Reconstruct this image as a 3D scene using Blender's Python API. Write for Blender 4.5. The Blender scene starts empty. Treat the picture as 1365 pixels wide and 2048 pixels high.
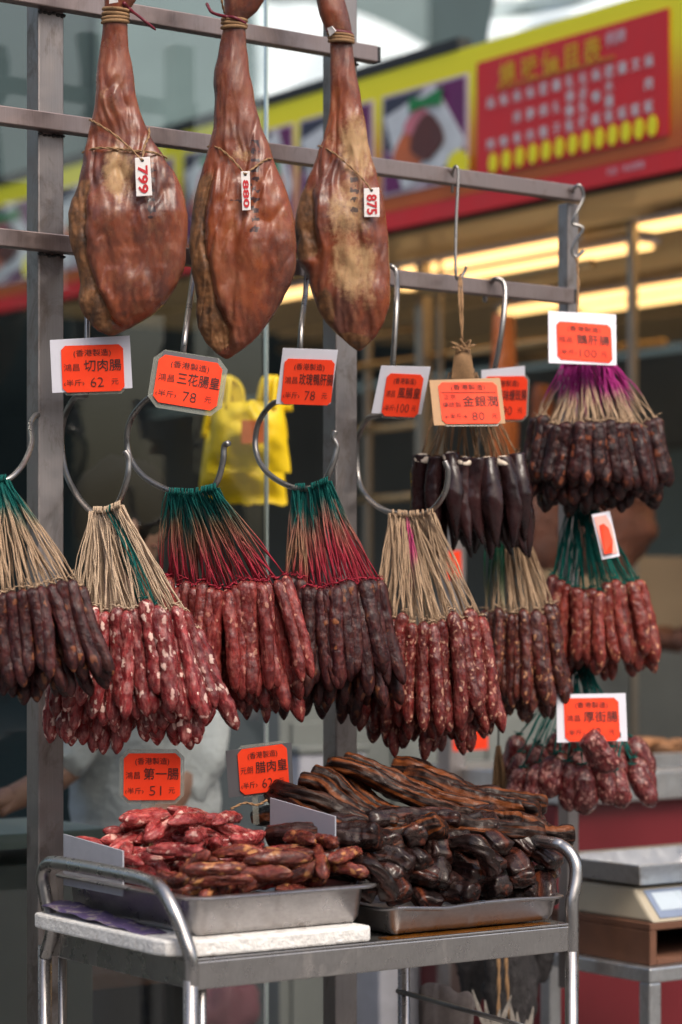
import bpy, bmesh, math, random
import numpy as np
from mathutils import Vector, Matrix, Quaternion, noise

random.seed(11)
rnd = random.uniform
SC = bpy.context.scene
COL = SC.collection
# ------------------------------------------------------------------ camera, sky, sun, exposure
H = 1.35                     # eye height
FP = 85 / 36 * 2048          # focal length in photo pixels
cd = bpy.data.cameras.new('camera')
cd.lens = 85; cd.sensor_fit = 'VERTICAL'; cd.sensor_height = 36
cd.shift_y = 201 / 2048
cd.clip_start = 0.1; cd.clip_end = 300
cd.dof.use_dof = True; cd.dof.focus_distance = 4.05; cd.dof.aperture_fstop = 2.4
cam = bpy.data.objects.new('camera', cd); COL.objects.link(cam)
cam.location = (0, 0, H); cam.rotation_euler = (math.radians(90), 0, 0)
SC.camera = cam

SUN_EL, SUN_AZ = math.radians(52), math.radians(150)      # azimuth clockwise from +Y
w = bpy.data.worlds.new('World'); SC.world = w; w.use_nodes = True
nt = w.node_tree; bg = nt.nodes['Background']
sky = nt.nodes.new('ShaderNodeTexSky'); sky.sky_type = 'NISHITA'; sky.sun_disc = False
sky.sun_elevation = SUN_EL; sky.sun_rotation = SUN_AZ; sky.dust_density = 6; sky.air_density = 1.2
sky.ozone_density = 0.6
nt.links.new(sky.outputs[0], bg.inputs[0]); bg.inputs[1].default_value = 0.15
sl = bpy.data.lights.new('sun', 'SUN'); sl.energy = 1.35; sl.angle = math.radians(24); sl.color = (1, .96, .9)
so = bpy.data.objects.new('sun', sl); COL.objects.link(so)
sd = Vector((math.sin(SUN_AZ) * math.cos(SUN_EL), math.cos(SUN_AZ) * math.cos(SUN_EL), math.sin(SUN_EL)))
so.rotation_euler = sd.to_track_quat('Z', 'Y').to_euler()
SC.view_settings.view_transform = 'Standard'; SC.view_settings.look = 'None'
SC.view_settings.exposure = 0.42; SC.view_settings.gamma = 1

# ------------------------------------------------------------------ frames of the place
def P(px, py, d):
    return Vector(((px - 682.5) / FP * d, d, H - (py - 1225) / FP * d))
U = Vector((.807, .59, 0)).normalized()          # along the rack and the shop counter
V = Vector((-U.y, U.x, 0))                       # away, along the neighbouring fascia
Z = Vector((0, 0, 1))
def rail_d(px, off=0.0):                          # depth of the rack plane
    s = (px - 682.5) / FP
    return (4.45 + off) / (1 - .731 * s)

# ------------------------------------------------------------------ mesh helpers
W = {}
def wm(o): return W.get(o.name, Matrix.Identity(4))
class MB:
    def __init__(s): s.v = []; s.f = []; s.c = []
    def add(s, vs, fs, col=None):
        n = len(s.v); s.v += [Vector(p) for p in vs]; s.f += [tuple(i + n for i in f) for f in fs]
        if col is None: col = (1, 1, 1)
        s.c += (list(col) if isinstance(col, list) else [col] * len(vs))
        return s
    def box(s, o, a, b, c, col=None):
        o, a, b, c = map(Vector, (o, a, b, c))
        vs = [o, o + a, o + a + b, o + b, o + c, o + a + c, o + a + b + c, o + b + c]
        fs = [(0, 3, 2, 1), (4, 5, 6, 7), (0, 1, 5, 4), (1, 2, 6, 5), (2, 3, 7, 6), (3, 0, 4, 7)]
        if a.cross(b).dot(c) < 0: fs = [f[::-1] for f in fs]
        return s.add(vs, fs, col)
    def tube(s, pts, r, seg=8, col=None, caps=True):
        pts = [Vector(p) for p in pts]; n = len(pts)
        rs = list(r) if isinstance(r, (list, tuple)) else [r] * n
        t = [(pts[min(i + 1, n - 1)] - pts[max(i - 1, 0)]).normalized() for i in range(n)]
        up = Vector((0, 0, 1)) if abs(t[0].z) < .9 else Vector((1, 0, 0))
        x = t[0].cross(up).normalized(); vs = []; cs = []
        for i in range(n):
            if i:
                x = (x - t[i] * x.dot(t[i]))
                x = x.normalized() if x.length > 1e-6 else t[i].orthogonal().normalized()
            y = t[i].cross(x)
            for k in range(seg):
                a = 2 * math.pi * k / seg
                vs.append(pts[i] + (x * math.cos(a) + y * math.sin(a)) * rs[i])
            cs += [col[i] if isinstance(col, list) else (col or (1, 1, 1))] * seg
        fs = [(i * seg + k, i * seg + (k + 1) % seg, (i + 1) * seg + (k + 1) % seg, (i + 1) * seg + k) for i in range(n - 1) for k in range(seg)]
        if caps: fs += [tuple(range(seg))[::-1], tuple(range((n - 1) * seg, n * seg))]
        return s.add(vs, fs, cs)
    def slab(s, pts, thick, col=None):             # flat outline given thickness along its normal
        pts = [Vector(p) for p in pts]; n = len(pts)
        nr = Vector((0, 0, 0))
        for i in range(n): nr += pts[i].cross(pts[(i + 1) % n])
        nr.normalize()
        vs = pts + [p - nr * thick for p in pts]
        fs = [tuple(range(n)), tuple(range(n, 2 * n))[::-1]] + [(i, i + n, (i + 1) % n + n, (i + 1) % n) for i in range(n)]
        return s.add(vs, fs, col)
    def ell(s, c, rx, ry, rz, nu=16, nv=10, col=None, ax=(Vector((1, 0, 0)), Vector((0, 1, 0)), Vector((0, 0, 1))), wob=0, seed=0):
        vs = []; fs = []; c = Vector(c)
        for j in range(nv + 1):
            ph = math.pi * j / nv
            for i in range(nu):
                th = 2 * math.pi * i / nu
                k = Vector((math.sin(ph) * math.cos(th), math.sin(ph) * math.sin(th), math.cos(ph)))
                q = 1 + (wob * noise.noise(k * 1.7 + Vector((seed, seed * 2, 0))) if wob else 0)
                vs.append(c + (ax[0] * k.x * rx + ax[1] * k.y * ry + ax[2] * k.z * rz) * q)
        for j in range(nv):
            for i in range(nu):
                fs.append((j * nu + i, (j + 1) * nu + i, (j + 1) * nu + (i + 1) % nu, j * nu + (i + 1) % nu))
        return s.add(vs, fs, col)
    def build(s, name, mat, parent=None, smooth=False, bevel=0, color=False, vec=None):
        me = bpy.data.meshes.new(name)
        o = bpy.data.objects.new(name, me)
        org = Vector((0, 0, 0))
        if parent is None and s.v:
            lo = Vector([min(p[i] for p in s.v) for i in range(3)]); hi = Vector([max(p[i] for p in s.v) for i in range(3)])
            org = Vector(((lo.x + hi.x) / 2, (lo.y + hi.y) / 2, lo.z))
        me.from_pydata([p - org for p in s.v], [], s.f); me.validate()
        if color:
            a = me.color_attributes.new('col', 'FLOAT_COLOR', 'POINT')
            a.data.foreach_set('color', np.array([[*c[:3], 1] for c in s.c], dtype=np.float32).ravel())
        if vec is not None:
            a = me.attributes.new('vec', 'FLOAT_VECTOR', 'POINT')
            a.data.foreach_set('vector', np.array(vec, dtype=np.float32).ravel())
        bm = bmesh.new(); bm.from_mesh(me)
        if vec is None and not color: bmesh.ops.recalc_face_normals(bm, faces=bm.faces)
        for f in bm.faces: f.smooth = smooth
        bm.to_mesh(me); bm.free()
        if mat: me.materials.append(mat)
        COL.objects.link(o)
        if bevel:
            b = o.modifiers.new('bevel', 'BEVEL'); b.width = bevel; b.segments = 2; b.limit_method = 'ANGLE'; b.angle_limit = math.radians(35)
        if parent is None:
            o.location = org; W[o.name] = Matrix.Translation(org)
        else:
            o.parent = parent; o.matrix_parent_inverse = wm(parent).inverted(); W[o.name] = Matrix.Identity(4)
        return o
def tag(o, label=None, cat=None, group=None, kind=None):
    if label: o['label'] = label
    if cat: o['category'] = cat
    if group: o['group'] = group
    if kind: o['kind'] = kind
    return o
def thing(name, label, cat, loc, group=None):
    o = bpy.data.objects.new(name, None); COL.objects.link(o); o.location = loc
    o.empty_display_size = .05
    W[o.name] = Matrix.Translation(Vector(loc))
    return tag(o, label, cat, group)
def spline(pts, n=8):                              # Catmull-Rom
    pts = [Vector(p) for p in pts]; out = []
    q = [pts[0] * 2 - pts[1]] + pts + [pts[-1] * 2 - pts[-2]]
    for i in range(1, len(q) - 2):
        a, b, c, d = q[i - 1:i + 3]
        for k in range(n):
            t = k / n
            out.append(.5 * ((2 * b) + (c - a) * t + (2 * a - 5 * b + 4 * c - d) * t * t + (3 * b - a - 3 * c + d) * t ** 3))
    out.append(pts[-1]); return out
def interp(tab, y):
    if y <= tab[0][0]: return tab[0][1:]
    for a, b in zip(tab, tab[1:]):
        if y <= b[0]:
            t = (y - a[0]) / (b[0] - a[0]); t2 = t
            return tuple(p + (q - p) * t2 for p, q in zip(a[1:], b[1:]))
    return tab[-1][1:]

# ------------------------------------------------------------------ materials
class N:                                           # tiny node helper
    def __init__(s, name):
        s.m = bpy.data.materials.new(name); s.m.use_nodes = True
        s.t = s.m.node_tree; s.b = s.t.nodes['Principled BSDF']
    def n(s, typ, **kw):
        x = s.t.nodes.new('ShaderNode' + typ)
        for k, v in kw.items():
            if k.startswith('i_'):
                key = k[2:]; key = int(key) if key.isdigit() else key.replace('_', ' ')
                if isinstance(v, bpy.types.NodeSocket): s.t.links.new(v, x.inputs[key])
                else: x.inputs[key].default_value = v
            else: setattr(x, k, v)
        return x
    def l(s, a, b): s.t.links.new(a, b)
    def set(s, key, v):
        if isinstance(v, bpy.types.NodeSocket): s.l(v, s.b.inputs[key])
        else: s.b.inputs[key].default_value = v
    def ramp(s, fac, stops, interp='LINEAR'):
        x = s.t.nodes.new('ShaderNodeValToRGB'); x.color_ramp.interpolation = interp
        e = x.color_ramp.elements
        while len(e) < len(stops): e.new(.5)
        for k, (p, c) in enumerate(stops):
            e[k].position = p; c = (c, c, c) if isinstance(c, (int, float)) else c
            e[k].color = (*c[:3], 1)
        s.l(fac, x.inputs[0]); return x.outputs[0]
    def mix(s, f, a, b, mode='MIX'):
        x = s.n('Mix', data_type='RGBA', blend_type=mode)
        for key, v in ((0, f), (6, a), (7, b)):
            if isinstance(v, bpy.types.NodeSocket): s.l(v, x.inputs[key])
            else: x.inputs[key].default_value = (v if isinstance(v, (int, float)) else (*v[:3], 1))
        return x.outputs[2]
    def math(s, op, a, b=0.0, clamp=False):
        x = s.n('Math', operation=op, use_clamp=clamp)
        for k, v in ((0, a), (1, b)):
            if isinstance(v, bpy.types.NodeSocket): s.l(v, x.inputs[k])
            else: x.inputs[k].default_value = v
        return x.outputs[0]
    def noise(s, vec, scale, detail=4, rough=.55, dist=0):
        x = s.n('TexNoise', i_Scale=scale, i_Detail=detail, i_Roughness=rough, i_Distortion=dist)
        if vec is not None: s.l(vec, x.inputs['Vector'])
        return x.outputs[0]
    def scale(s, vec, sc):
        x = s.n('VectorMath', operation='MULTIPLY'); s.l(vec, x.inputs[0]); x.inputs[1].default_value = sc; return x.outputs[0]
    def bump(s, h, strength=.3, dist=.002, prev=None):
        x = s.n('Bump', i_Strength=strength, i_Distance=dist, i_Height=h)
        if prev is not None: s.l(prev, x.inputs['Normal'])
        return x.outputs[0]
    def obj(s): return s.n('TexCoord').outputs['Object']
    def rand(s): return s.n('ObjectInfo').outputs['Random']

def plain(name, c, rough=.6, metal=0.0, var=.15, sc=12, bump=.15, bd=.002, spec=.5, alpha=1, coat=0):
    k = N(name); o = k.obj()
    nz = k.noise(o, sc, 6, .6)
    d = k.ramp(nz, [(.25, tuple(x * (1 - var) for x in c)), (.75, tuple(min(1, x * (1 + var)) for x in c))])
    k.set('Base Color', d); k.set('Metallic', metal); k.set('Specular IOR Level', spec)
    k.set('Roughness', k.ramp(nz, [(.3, max(.05, rough - .08)), (.7, min(1, rough + .08))]))
    if bump: k.set('Normal', k.bump(k.noise(o, sc * 6, 5), bump, bd))
    k.set('Alpha', alpha); k.set('Coat Weight', coat)
    return k.m
def steel(name, c, rough, stretch=(3, 3, 160), dirt=.5):
    k = N(name); o = k.obj()
    br = k.noise(k.scale(o, stretch), 4, 6, .7)
    gr = k.noise(k.scale(o, (1, 1, .55)), 14, 9, .72, .9)
    base = k.ramp(br, [(.3, tuple(x * .82 for x in c)), (.7, c)])
    base = k.mix(k.ramp(gr, [(.52, 0), (.70, dirt)]), base, (.1, .065, .045))
    k.set('Base Color', base); k.set('Metallic', k.ramp(gr, [(.55, .95), (.78, .45)]))
    k.set('Roughness', k.ramp(k.noise(o, 30, 5), [(.3, rough * .8), (.7, min(1, rough * 1.35))]))
    k.set('Normal', k.bump(br, .12, .0006)); return k.m
def sausage_mat(name, a, b, fat, fscale, amt, rough=.38, wr=.5, fsoft=.1, coat=.15, stretch=.6):
    k = N(name); ob = k.obj()
    r = k.rand()
    sh = k.n('VectorMath', operation='ADD'); k.l(ob, sh.inputs[0])
    cmb = k.n('CombineXYZ'); rr = k.math('MULTIPLY', r, 37.0)
    for i in range(3): k.l(rr, cmb.inputs[i])
    k.l(cmb.outputs[0], sh.inputs[1]); o = sh.outputs[0]
    warp = k.n('VectorMath', operation='MULTIPLY_ADD'); nzv = k.n('TexNoise', i_Scale=55, i_Detail=3); k.l(o, nzv.inputs['Vector'])
    k.l(nzv.outputs[1], warp.inputs[0]); warp.inputs[1].default_value = (.026, .026, .026); k.l(o, warp.inputs[2])
    vo = k.n('TexVoronoi', i_Scale=fscale); k.l(k.scale(warp.outputs[0], (1, 1, stretch)), vo.inputs['Vector'])
    sel = k.n('SeparateColor'); k.l(vo.outputs['Color'], sel.inputs[0])
    pick = k.math('LESS_THAN', sel.outputs[0], amt)
    near = k.ramp(vo.outputs['Distance'], [(.30, 1), (.30 + fsoft * 2, 0)])
    fm = k.math('MULTIPLY', pick, near)
    lean = k.ramp(k.noise(k.scale(o, (1, 1, .45)), 85, 7, .72), [(.34, tuple(x * .55 for x in a)), (.5, a), (.66, b)])
    vein = k.ramp(k.noise(k.scale(o, (1, 1, .3)), 160, 4, .7), [(.48, 0), (.68, .55)])
    lean = k.mix(vein, lean, tuple(.68 * x + .32 * y for x, y in zip(b, fat)))
    ftint = k.ramp(sel.outputs[1], [(0, tuple(.45 * x + .55 * y for x, y in zip(b, fat))), (.6, fat)])
    c = k.mix(fm, lean, ftint)
    hsv = k.n('HueSaturation'); k.l(c, hsv.inputs['Color'])
    k.l(k.ramp(k.math('FRACT', k.math('MULTIPLY', r, 7.3)), [(0, .7), (1, 1.2)]), hsv.inputs['Value'])
    k.set('Base Color', hsv.outputs[0])
    h1 = k.noise(k.scale(o, (1, 1, .22)), 120, 7, .7)
    h2 = k.math('MULTIPLY', vo.outputs['Distance'], -1)
    bb = k.bump(h1, min(1, wr), .0045); bb = k.bump(h2, .35, .004, bb)
    k.set('Normal', bb)
    k.set('Roughness', k.ramp(k.noise(o, 90, 4), [(.3, rough * .55), (.7, rough * 1.3)]))
    k.set('Coat Weight', coat * 2); k.set('Coat Roughness', .13); k.set('Specular IOR Level', .32)
    return k.m
M = {}
M['rail'] = steel('rail_steel', (.36, .285, .27), .36, (160, 160, 3))  # brown tinge puts the reflection of the meats into the steel's colour
M['post'] = steel('post_steel', (.37, .335, .325), .42, (160, 160, 2), .75)
M['hook'] = steel('hook_steel', (.36, .345, .33), .3, (40, 40, 40), .35)
M['trolley'] = steel('trolley_steel', (.46, .44, .43), .27, (60, 60, 20), .22)
M['tray'] = steel('tray_steel', (.44, .42, .42), .3, (30, 30, 60), .2)
M['plate'] = plain('grey_enamel', (.36, .37, .42), .5, .0, .12, 30)
M['dark'] = plain('dark_metal', (.02, .02, .02), .5)
M['black'] = plain('black_ink', (.03, .012, .01), .7, var=.05, bump=0)
M['ink'] = plain('red_ink', (.5, .012, .02), .55, var=.05, bump=0)
M['tagwhite'] = plain('tag_plastic', (.78, .74, .72), .35, var=.05, bump=.02)
M['white'] = plain('card_white', (.66, .66, .74), .4, var=.06, bump=.03)
M['kraft'] = plain('card_kraft', (.42, .25, .13), .7, var=.12, sc=40)
M['greycard'] = plain('card_grey', (.10, .10, .11), .4, var=.1)
def orange_mat():
    k = N('card_orange'); o = k.obj()
    k.set('Base Color', k.ramp(k.noise(o, 14, 4), [(.3, (.86, .05, .018)), (.7, (.95, .075, .026))]))
    k.set('Specular IOR Level', .12); k.set('Roughness', .5); k.set('Coat Weight', .02); k.set('Coat Roughness', .2)
    k.set('Normal', k.bump(k.noise(o, 22, 3), .15, .002)); return k.m
M['orange'] = orange_mat()
M['lam'] = plain('laminate_film', (.34, .35, .31), .15, var=.05, bump=.05, alpha=.38)
def foam_mat():
    k = N('polystyrene'); o = k.obj(); n1 = k.noise(o, 16, 8, .7, .5); n2 = k.noise(o, 60, 5, .7)
    c = k.ramp(n2, [(.3, (.62, .60, .58)), (.6, (.80, .79, .77))])
    c = k.mix(k.ramp(n1, [(.55, 0), (.72, .75)]), c, (.24, .16, .10))
    k.set('Base Color', c); k.set('Roughness', .85); k.set('Normal', k.bump(k.noise(o, 110, 5), .7, .006)); return k.m
M['foam'] = foam_mat()
M['string'] = None
def string_mat():
    k = N('dyed_twine'); a = k.n('Attribute', attribute_name='col'); o = k.obj()
    nz = k.noise(o, 400, 3, .6)
    k.set('Base Color', k.mix(1.0, a.outputs[0], k.ramp(nz, [(.2, .6), (.8, 1.25)]), 'MULTIPLY'))
    k.set('Roughness', .9); k.set('Specular IOR Level', .2); k.set('Normal', k.bump(nz, .6, .001)); return k.m
M['string'] = string_mat()
M['s_fatty'] = sausage_mat('sausage_fatty', (.15, .015, .018), (.36, .046, .046), (.74, .52, .45), 88, .42, .30, .5, .06)
M['s_red'] = sausage_mat('sausage_red', (.13, .013, .013), (.30, .042, .036), (.48, .22, .16), 110, .2, .30, .75, .1)
M['s_dark'] = sausage_mat('sausage_dark', (.030, .007, .009), (.085, .017, .017), (.22, .075, .03), 95, .13, .38, .7, .12, .05)
M['s_liver'] = sausage_mat('sausage_liver', (.018, .0055, .007), (.052, .012, .012), (.18, .05, .022), 100, .16, .42, .6, .14, .05)
M['s_mid'] = sausage_mat('sausage_spotted', (.10, .010, .010), (.24, .028, .025), (.50, .27, .19), 135, .34, .30, .6, .07)
M['s_brown'] = sausage_mat('sausage_brownish', (.045, .009, .009), (.14, .022, .016), (.38, .18, .09), 120, .24, .32, .6, .1)
M['s_orange'] = sausage_mat('sausage_fine', (.13, .016, .013), (.27, .040, .028), (.42, .19, .11), 125, .2, .36, .5, .12)
M['s_chunk'] = sausage_mat('sausage_chunky', (.085, .011, .013), (.20, .028, .028), (.40, .19, .16), 140, .42, .32, .5, .14)
M['s_loose'] = sausage_mat('sausage_bright', (.29, .026, .028), (.58, .10, .090), (.74, .44, .37), 80, .26, .27, 1.0, .12, .3)
M['s_old'] = sausage_mat('sausage_wrinkled', (.11, .019, .015), (.30, .060, .040), (.52, .23, .08), 80, .3, .28, 1.0, .14)
def liver_mat():
    k = N('cured_liver'); o = k.obj(); nz = k.noise(k.scale(o, (1, 1, .4)), 40, 6)
    k.set('Base Color', k.ramp(nz, [(.3, (.009, .005, .006)), (.75, (.038, .014, .014))]))
    k.set('Roughness', k.ramp(k.noise(o, 60, 4), [(.3, .2), (.7, .38)])); k.set('Specular IOR Level', .22); k.set('Normal', k.bump(nz, .4, .004))
    k.set('Coat Weight', .3); k.set('Coat Roughness', .05); return k.m
M['liver'] = liver_mat()
M['fatcore'] = plain('pork_fat', (.72, .6, .48), .4)
def ham_mat():
    k = N('cured_ham'); o = k.obj(); a = k.n('Attribute', attribute_name='col')
    s = k.n('SeparateColor'); k.l(a.outputs[0], s.inputs[0])       # R fat rind, G mould, B ink stamp
    st = k.scale(o, (1, 1, .6))
    skin = k.ramp(k.noise(st, 11, 9, .68, .7), [(.3, (.045, .018, .016)), (.43, (.105, .032, .022)), (.53, (.185, .043, .018)), (.63, (.25, .062, .020)), (.72, (.27, .085, .030)), (.84, (.30, .13, .06))])
    vein = k.ramp(k.noise(st, 45, 6, .7), [(.5, 0), (.72, .5)])
    skin = k.mix(vein, skin, (.36, .17, .085)); skin = k.mix(k.ramp(k.noise(o, 6, 5, .6, .4), [(.42, 0), (.62, .4)]), skin, (.19, .075, .05)); skin = k.mix(k.ramp(k.noise(st, 24, 6, .7, .8), [(.6, 0), (.74, .4)]), skin, (.05, .016, .011))
    fat = k.ramp(k.noise(o, 30, 7, .7), [(.3, (.025, .015, .011)), (.45, (.11, .05, .022)), (.58, (.22, .095, .036)), (.75, (.32, .17, .08))])
    br = k.noise(o, 75, 8, .75); brl = k.noise(st, 18, 5, .6)
    def mask(ch, lo, hi, nz, amp):
        return k.ramp(k.math('ADD', ch, k.math('MULTIPLY', k.math('SUBTRACT', nz, .5), amp)), [(lo, 0), (hi, 1)])
    fm = mask(s.outputs[0], .42, .60, brl, .8)
    c = k.mix(fm, skin, fat)
    mm = mask(s.outputs[1], .45, .95, k.math('ADD', k.math('MULTIPLY', br, .6), k.math('MULTIPLY', k.noise(st, 14, 6, .7), .4)), 2.6)
    c = k.mix(k.math('MULTIPLY', mm, .8), c, (.46, .29, .14))
    im = mask(s.outputs[2], .45, .55, k.noise(o, 150, 3), .9)
    c = k.mix(k.math('MULTIPLY', im, .85), c, (.02, .016, .022))
    k.set('Base Color', c)
    rg = k.ramp(k.noise(o, 26, 5), [(.3, .20), (.7, .42)])
    k.set('Roughness', k.mix(k.math('MAXIMUM', mm, fm), rg, (.72, .72, .72)))
    h = k.noise(k.scale(o, (1.2, 1.2, .3)), 45, 8, .65, .4)
    b = k.bump(h, .35, .007); b = k.bump(br, .25, .002, b); k.set('Subsurface Weight', .15); k.set('Subsurface Radius', (.02, .006, .003)); k.set('Subsurface Scale', .5)
    k.set('Normal', b); k.set('Coat Weight', .22); k.set('Coat Roughness', .2); k.set('Specular IOR Level', .4); return k.m
M['ham'] = ham_mat()
def pork_mat(name, top):
    k = N(name); a = k.n('Attribute', attribute_name='vec'); r = k.rand()
    cmb = k.n('CombineXYZ'); rr = k.math('MULTIPLY', r, 19.0)
    for i in range(3): k.l(rr, cmb.inputs[i])
    ad = k.n('VectorMath', operation='ADD'); k.l(a.outputs[1], ad.inputs[0]); k.l(cmb.outputs[0], ad.inputs[1])
    v = ad.outputs[0]
    lay = k.noise(k.scale(v, (5, 75, 62)), 1, 3, .5, .3); fine = k.noise(k.scale(v, (30, 260, 200)), 1, 5, .6)
    crust = k.noise(v, 170, 7, .72)
    if top:
        col = k.ramp(lay, [(.34, (.05, .015, .007)), (.40, (.008, .005, .005)), (.50, (.010, .006, .006)), (.535, (.06, .017, .007)), (.60, (.17, .046, .011)), (.66, (.07, .018, .008)), (.71, (.014, .007, .006))])
    else:
        col = k.ramp(lay, [(.3, (.006, .004, .004)), (.46, (.010, .005, .005)), (.56, (.022, .008, .007)), (.66, (.080, .020, .011)), (.8, (.15, .040, .014))])
    col = k.mix(k.ramp(crust, [(.56, 0), (.72, .6)]), col, (.008, .006, .0065))
    col = k.mix(k.ramp(fine, [(.55, 0), (.75, .35)]), col, (.13, .05, .022) if top else (.07, .028, .020))
    k.set('Base Color', col)
    k.set('Roughness', k.ramp(k.noise(v, 60, 5), [(.35, .12 if not top else .22), (.65, .5)]))
    b = k.bump(lay, .55, .008); b = k.bump(crust, .55, .004, b)
    k.set('Normal', b); k.set('Coat Weight', .10 if top else .45); k.set('Coat Roughness', .07); k.set('Specular IOR Level', .24); k.set('Specular Tint', (1, .78, .68, 1)); return k.m
M['pork'] = pork_mat('smoked_pork', True); M['porkend'] = pork_mat('smoked_pork_dark', False)

# ------------------------------------------------------------------ more frames: fascia of the roast stall, and the trolley
B0 = Vector(((1365 - 682.5) / FP * 6.3, 6.3, 0))
def tpx(px, wd=0.0):
    s = (px - 682.5) / FP; b = B0 + U * wd
    return (s * b.y - b.x) / (V.x - s * V.y)
def I(t, wd, z): return B0 + V * t + U * wd + Z * (H + z)
def SG(px, py, off=0.0):                          # a point on the fascia face from a photo pixel
    t = tpx(px, -off); p = B0 + V * t - U * off
    return Vector((p.x, p.y, H - (py - 1225) / FP * p.y))
C0 = Vector((-.2196, 3.6, H - .5166)); TU = Vector((.82, .572, 0)).normalized(); TV = Vector((-TU.y, TU.x, 0))
def T(u, v, z): return C0 + TU * u + TV * v + Z * z
def TP(px, py, v):                                # point over the trolley seen at a photo pixel, v metres back
    s = (px - 682.5) / FP
    u = (s * (C0.y + TV.y * v) - C0.x - TV.x * v) / (TU.x - s * TU.y)
    d = C0.y + TU.y * u + TV.y * v
    return P(px, py, d)

# ------------------------------------------------------------------ setting
M['paving'] = plain('paving', (.16, .155, .15), .8, var=.2, sc=3)
M['facade'] = plain('dark_render', (.055, .085, .092), .85, var=.25, sc=1.2)
M['inner'] = plain('dim_panels', (.15, .165, .158), .6, var=.3, sc=1.5)
M['teal'] = plain('pale_tiles', (.16, .22, .225), .35, var=.25, sc=1.6)
M['palepanel'] = plain('pale_panel', (.50, .56, .53), .5, var=.25, sc=1.6); M['ceiling'] = plain('warm_boards', (.80, .56, .27), .35, var=.12, sc=4)
M['bar'] = steel('warm_bars', (.62, .43, .22), .3, (30, 30, 30), .2)  # golden base colour carries the lamps' reflection on plain steel
M['barlight'] = steel('pale_bars', (.42, .36, .29), .4, (30, 30, 30), .2)
M['red'] = plain('red_paint', (.115, .005, .010), .5, var=.2, sc=3)
M['redv'] = plain('sign_red', (.62, .016, .022), .4, var=.04, bump=0)
M['purple'] = plain('sign_purple', (.13, .012, .10), .4, bump=0)
M['navy'] = plain('sign_navy', (.03, .032, .06), .4, bump=0)
M['signwhite'] = plain('sign_white', (.60, .63, .66), .4, bump=0)
M['yellow'] = plain('sign_yellow', (.84, .76, .010), .4, var=.05, bump=0)
M['amber'] = plain('sign_amber', (.66, .36, .008), .4, var=.05, bump=0)
M['orangeband'] = plain('sign_orange', (.55, .14, .01), .4, var=.05, bump=0)
M['lilac'] = plain('sign_lilac', (.60, .50, .56), .4, var=.03, bump=0)
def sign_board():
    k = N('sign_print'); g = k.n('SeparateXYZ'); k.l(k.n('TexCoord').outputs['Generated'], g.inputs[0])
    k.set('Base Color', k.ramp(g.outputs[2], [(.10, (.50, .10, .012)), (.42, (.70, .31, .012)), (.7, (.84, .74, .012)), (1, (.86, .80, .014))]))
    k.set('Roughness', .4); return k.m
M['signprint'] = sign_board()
M['tarp'] = plain('white_tarp', (.66, .74, .76), .45, var=.12, sc=2, bump=.4, bd=.02)
def glow_mat(name, c, st):
    k = N(name); k.set('Emission Color', (*c, 1)); k.set('Emission Strength', st); k.set('Base Color', (*c, 1)); return k.m
M['lamp'] = glow_mat('warm_diffuser', (1, .60, .22), 2.1)  # emission gives the ceiling slats their lit look

g = MB().box((-40, -12, -.2), (80, 0, 0), (0, 60, 0), (0, 0, .2)); tag(g.build('ground', M['paving']), kind='structure')
# street building beyond the stalls, dark render
f = thing('street_building', 'dark grey building rising behind the red and yellow stall sign', 'building', (0, 14, 0))
MB().box((-12, 14, 0), (26, 0, 0), (0, 1, 0), (0, 0, 11)).build('wall', M['facade'], f)
for k in range(5):
    MB().box((-8.6 + k * 3.6, 13.9, 3.4), (1.9, 0, 0), (0, .08, 0), (0, 0, 1.5)).build('window', M['teal'], f, bevel=.01)
o = MB().box((-30, -9.5, 0), (60, 0, 0), (0, .5, 0), (0, 0, 6.2)).build('street_frontage', M['facade']); tag(o, kind='structure')  # unseen building added behind the camera to keep out low sky light
# roast stall: fascia sign, ceiling, inner wall, frame
st = thing('roast_stall', 'dim roast meat stall under the red and yellow sign with warm lit ceiling', 'market stall', I(2, 1.2, -H))
MB().box(I(-2.2, 2.9, -H), V * 20, U * .1, Z * (H + 1.13)).build('wall', M['inner'], st)
MB().box(I(-2.2, .03, 1.165), V * 20, U * 2.9, Z * .06).build('roof', M['facade'], st)
for k in range(7):
    MB().box(I(-2.0, .04 + k * .39, 1.14 - .012 * (k % 2)), V * 5.6, U * .34, Z * .02).build('ceiling_board', M['ceiling'], st)
for (a, b, z0, z1, m) in ((-1.2, .3, .15, .82, 'palepanel'), (.45, 1.5, .2, .80, 'palepanel'), (1.7, 2.6, -.2, .5, 'dark'), (2.8, 4.2, .0, .7, 'teal'), (-1.2, .1, -.6, .1, 'dark')):
    MB().box(I(a, 2.84, z0), V * (b - a), U * .05, Z * (z1 - z0)).build('wall_panel', M[m], st, bevel=.004)
MB().box(I(-2.2, .0, 1.145), V * 8, U * .03, Z * .02).build('fascia_trim', M['dark'], st)
for (px, wd, y0, y1, wth, m) in ((845, .25, 470, 1500, .038, 'barlight'), (880, .27, 540, 1500, .014, 'barlight'), (1265, .22, 395, 1500, .024, 'barlight'), (1130, .9, 450, 1500, .03, 'dark'), (735, .3, 520, 1500, .02, 'barlight')):
    t = tpx(px, wd); p = B0 + V * t + U * wd; z0 = H - (y1 - 1225) / FP * p.y
    MB().box(I(t, wd, z0 - H), V * wth, U * wth, Z * (1.10 - z0 + H)).build('stall_post', M[m], st, bevel=.003)
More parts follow.
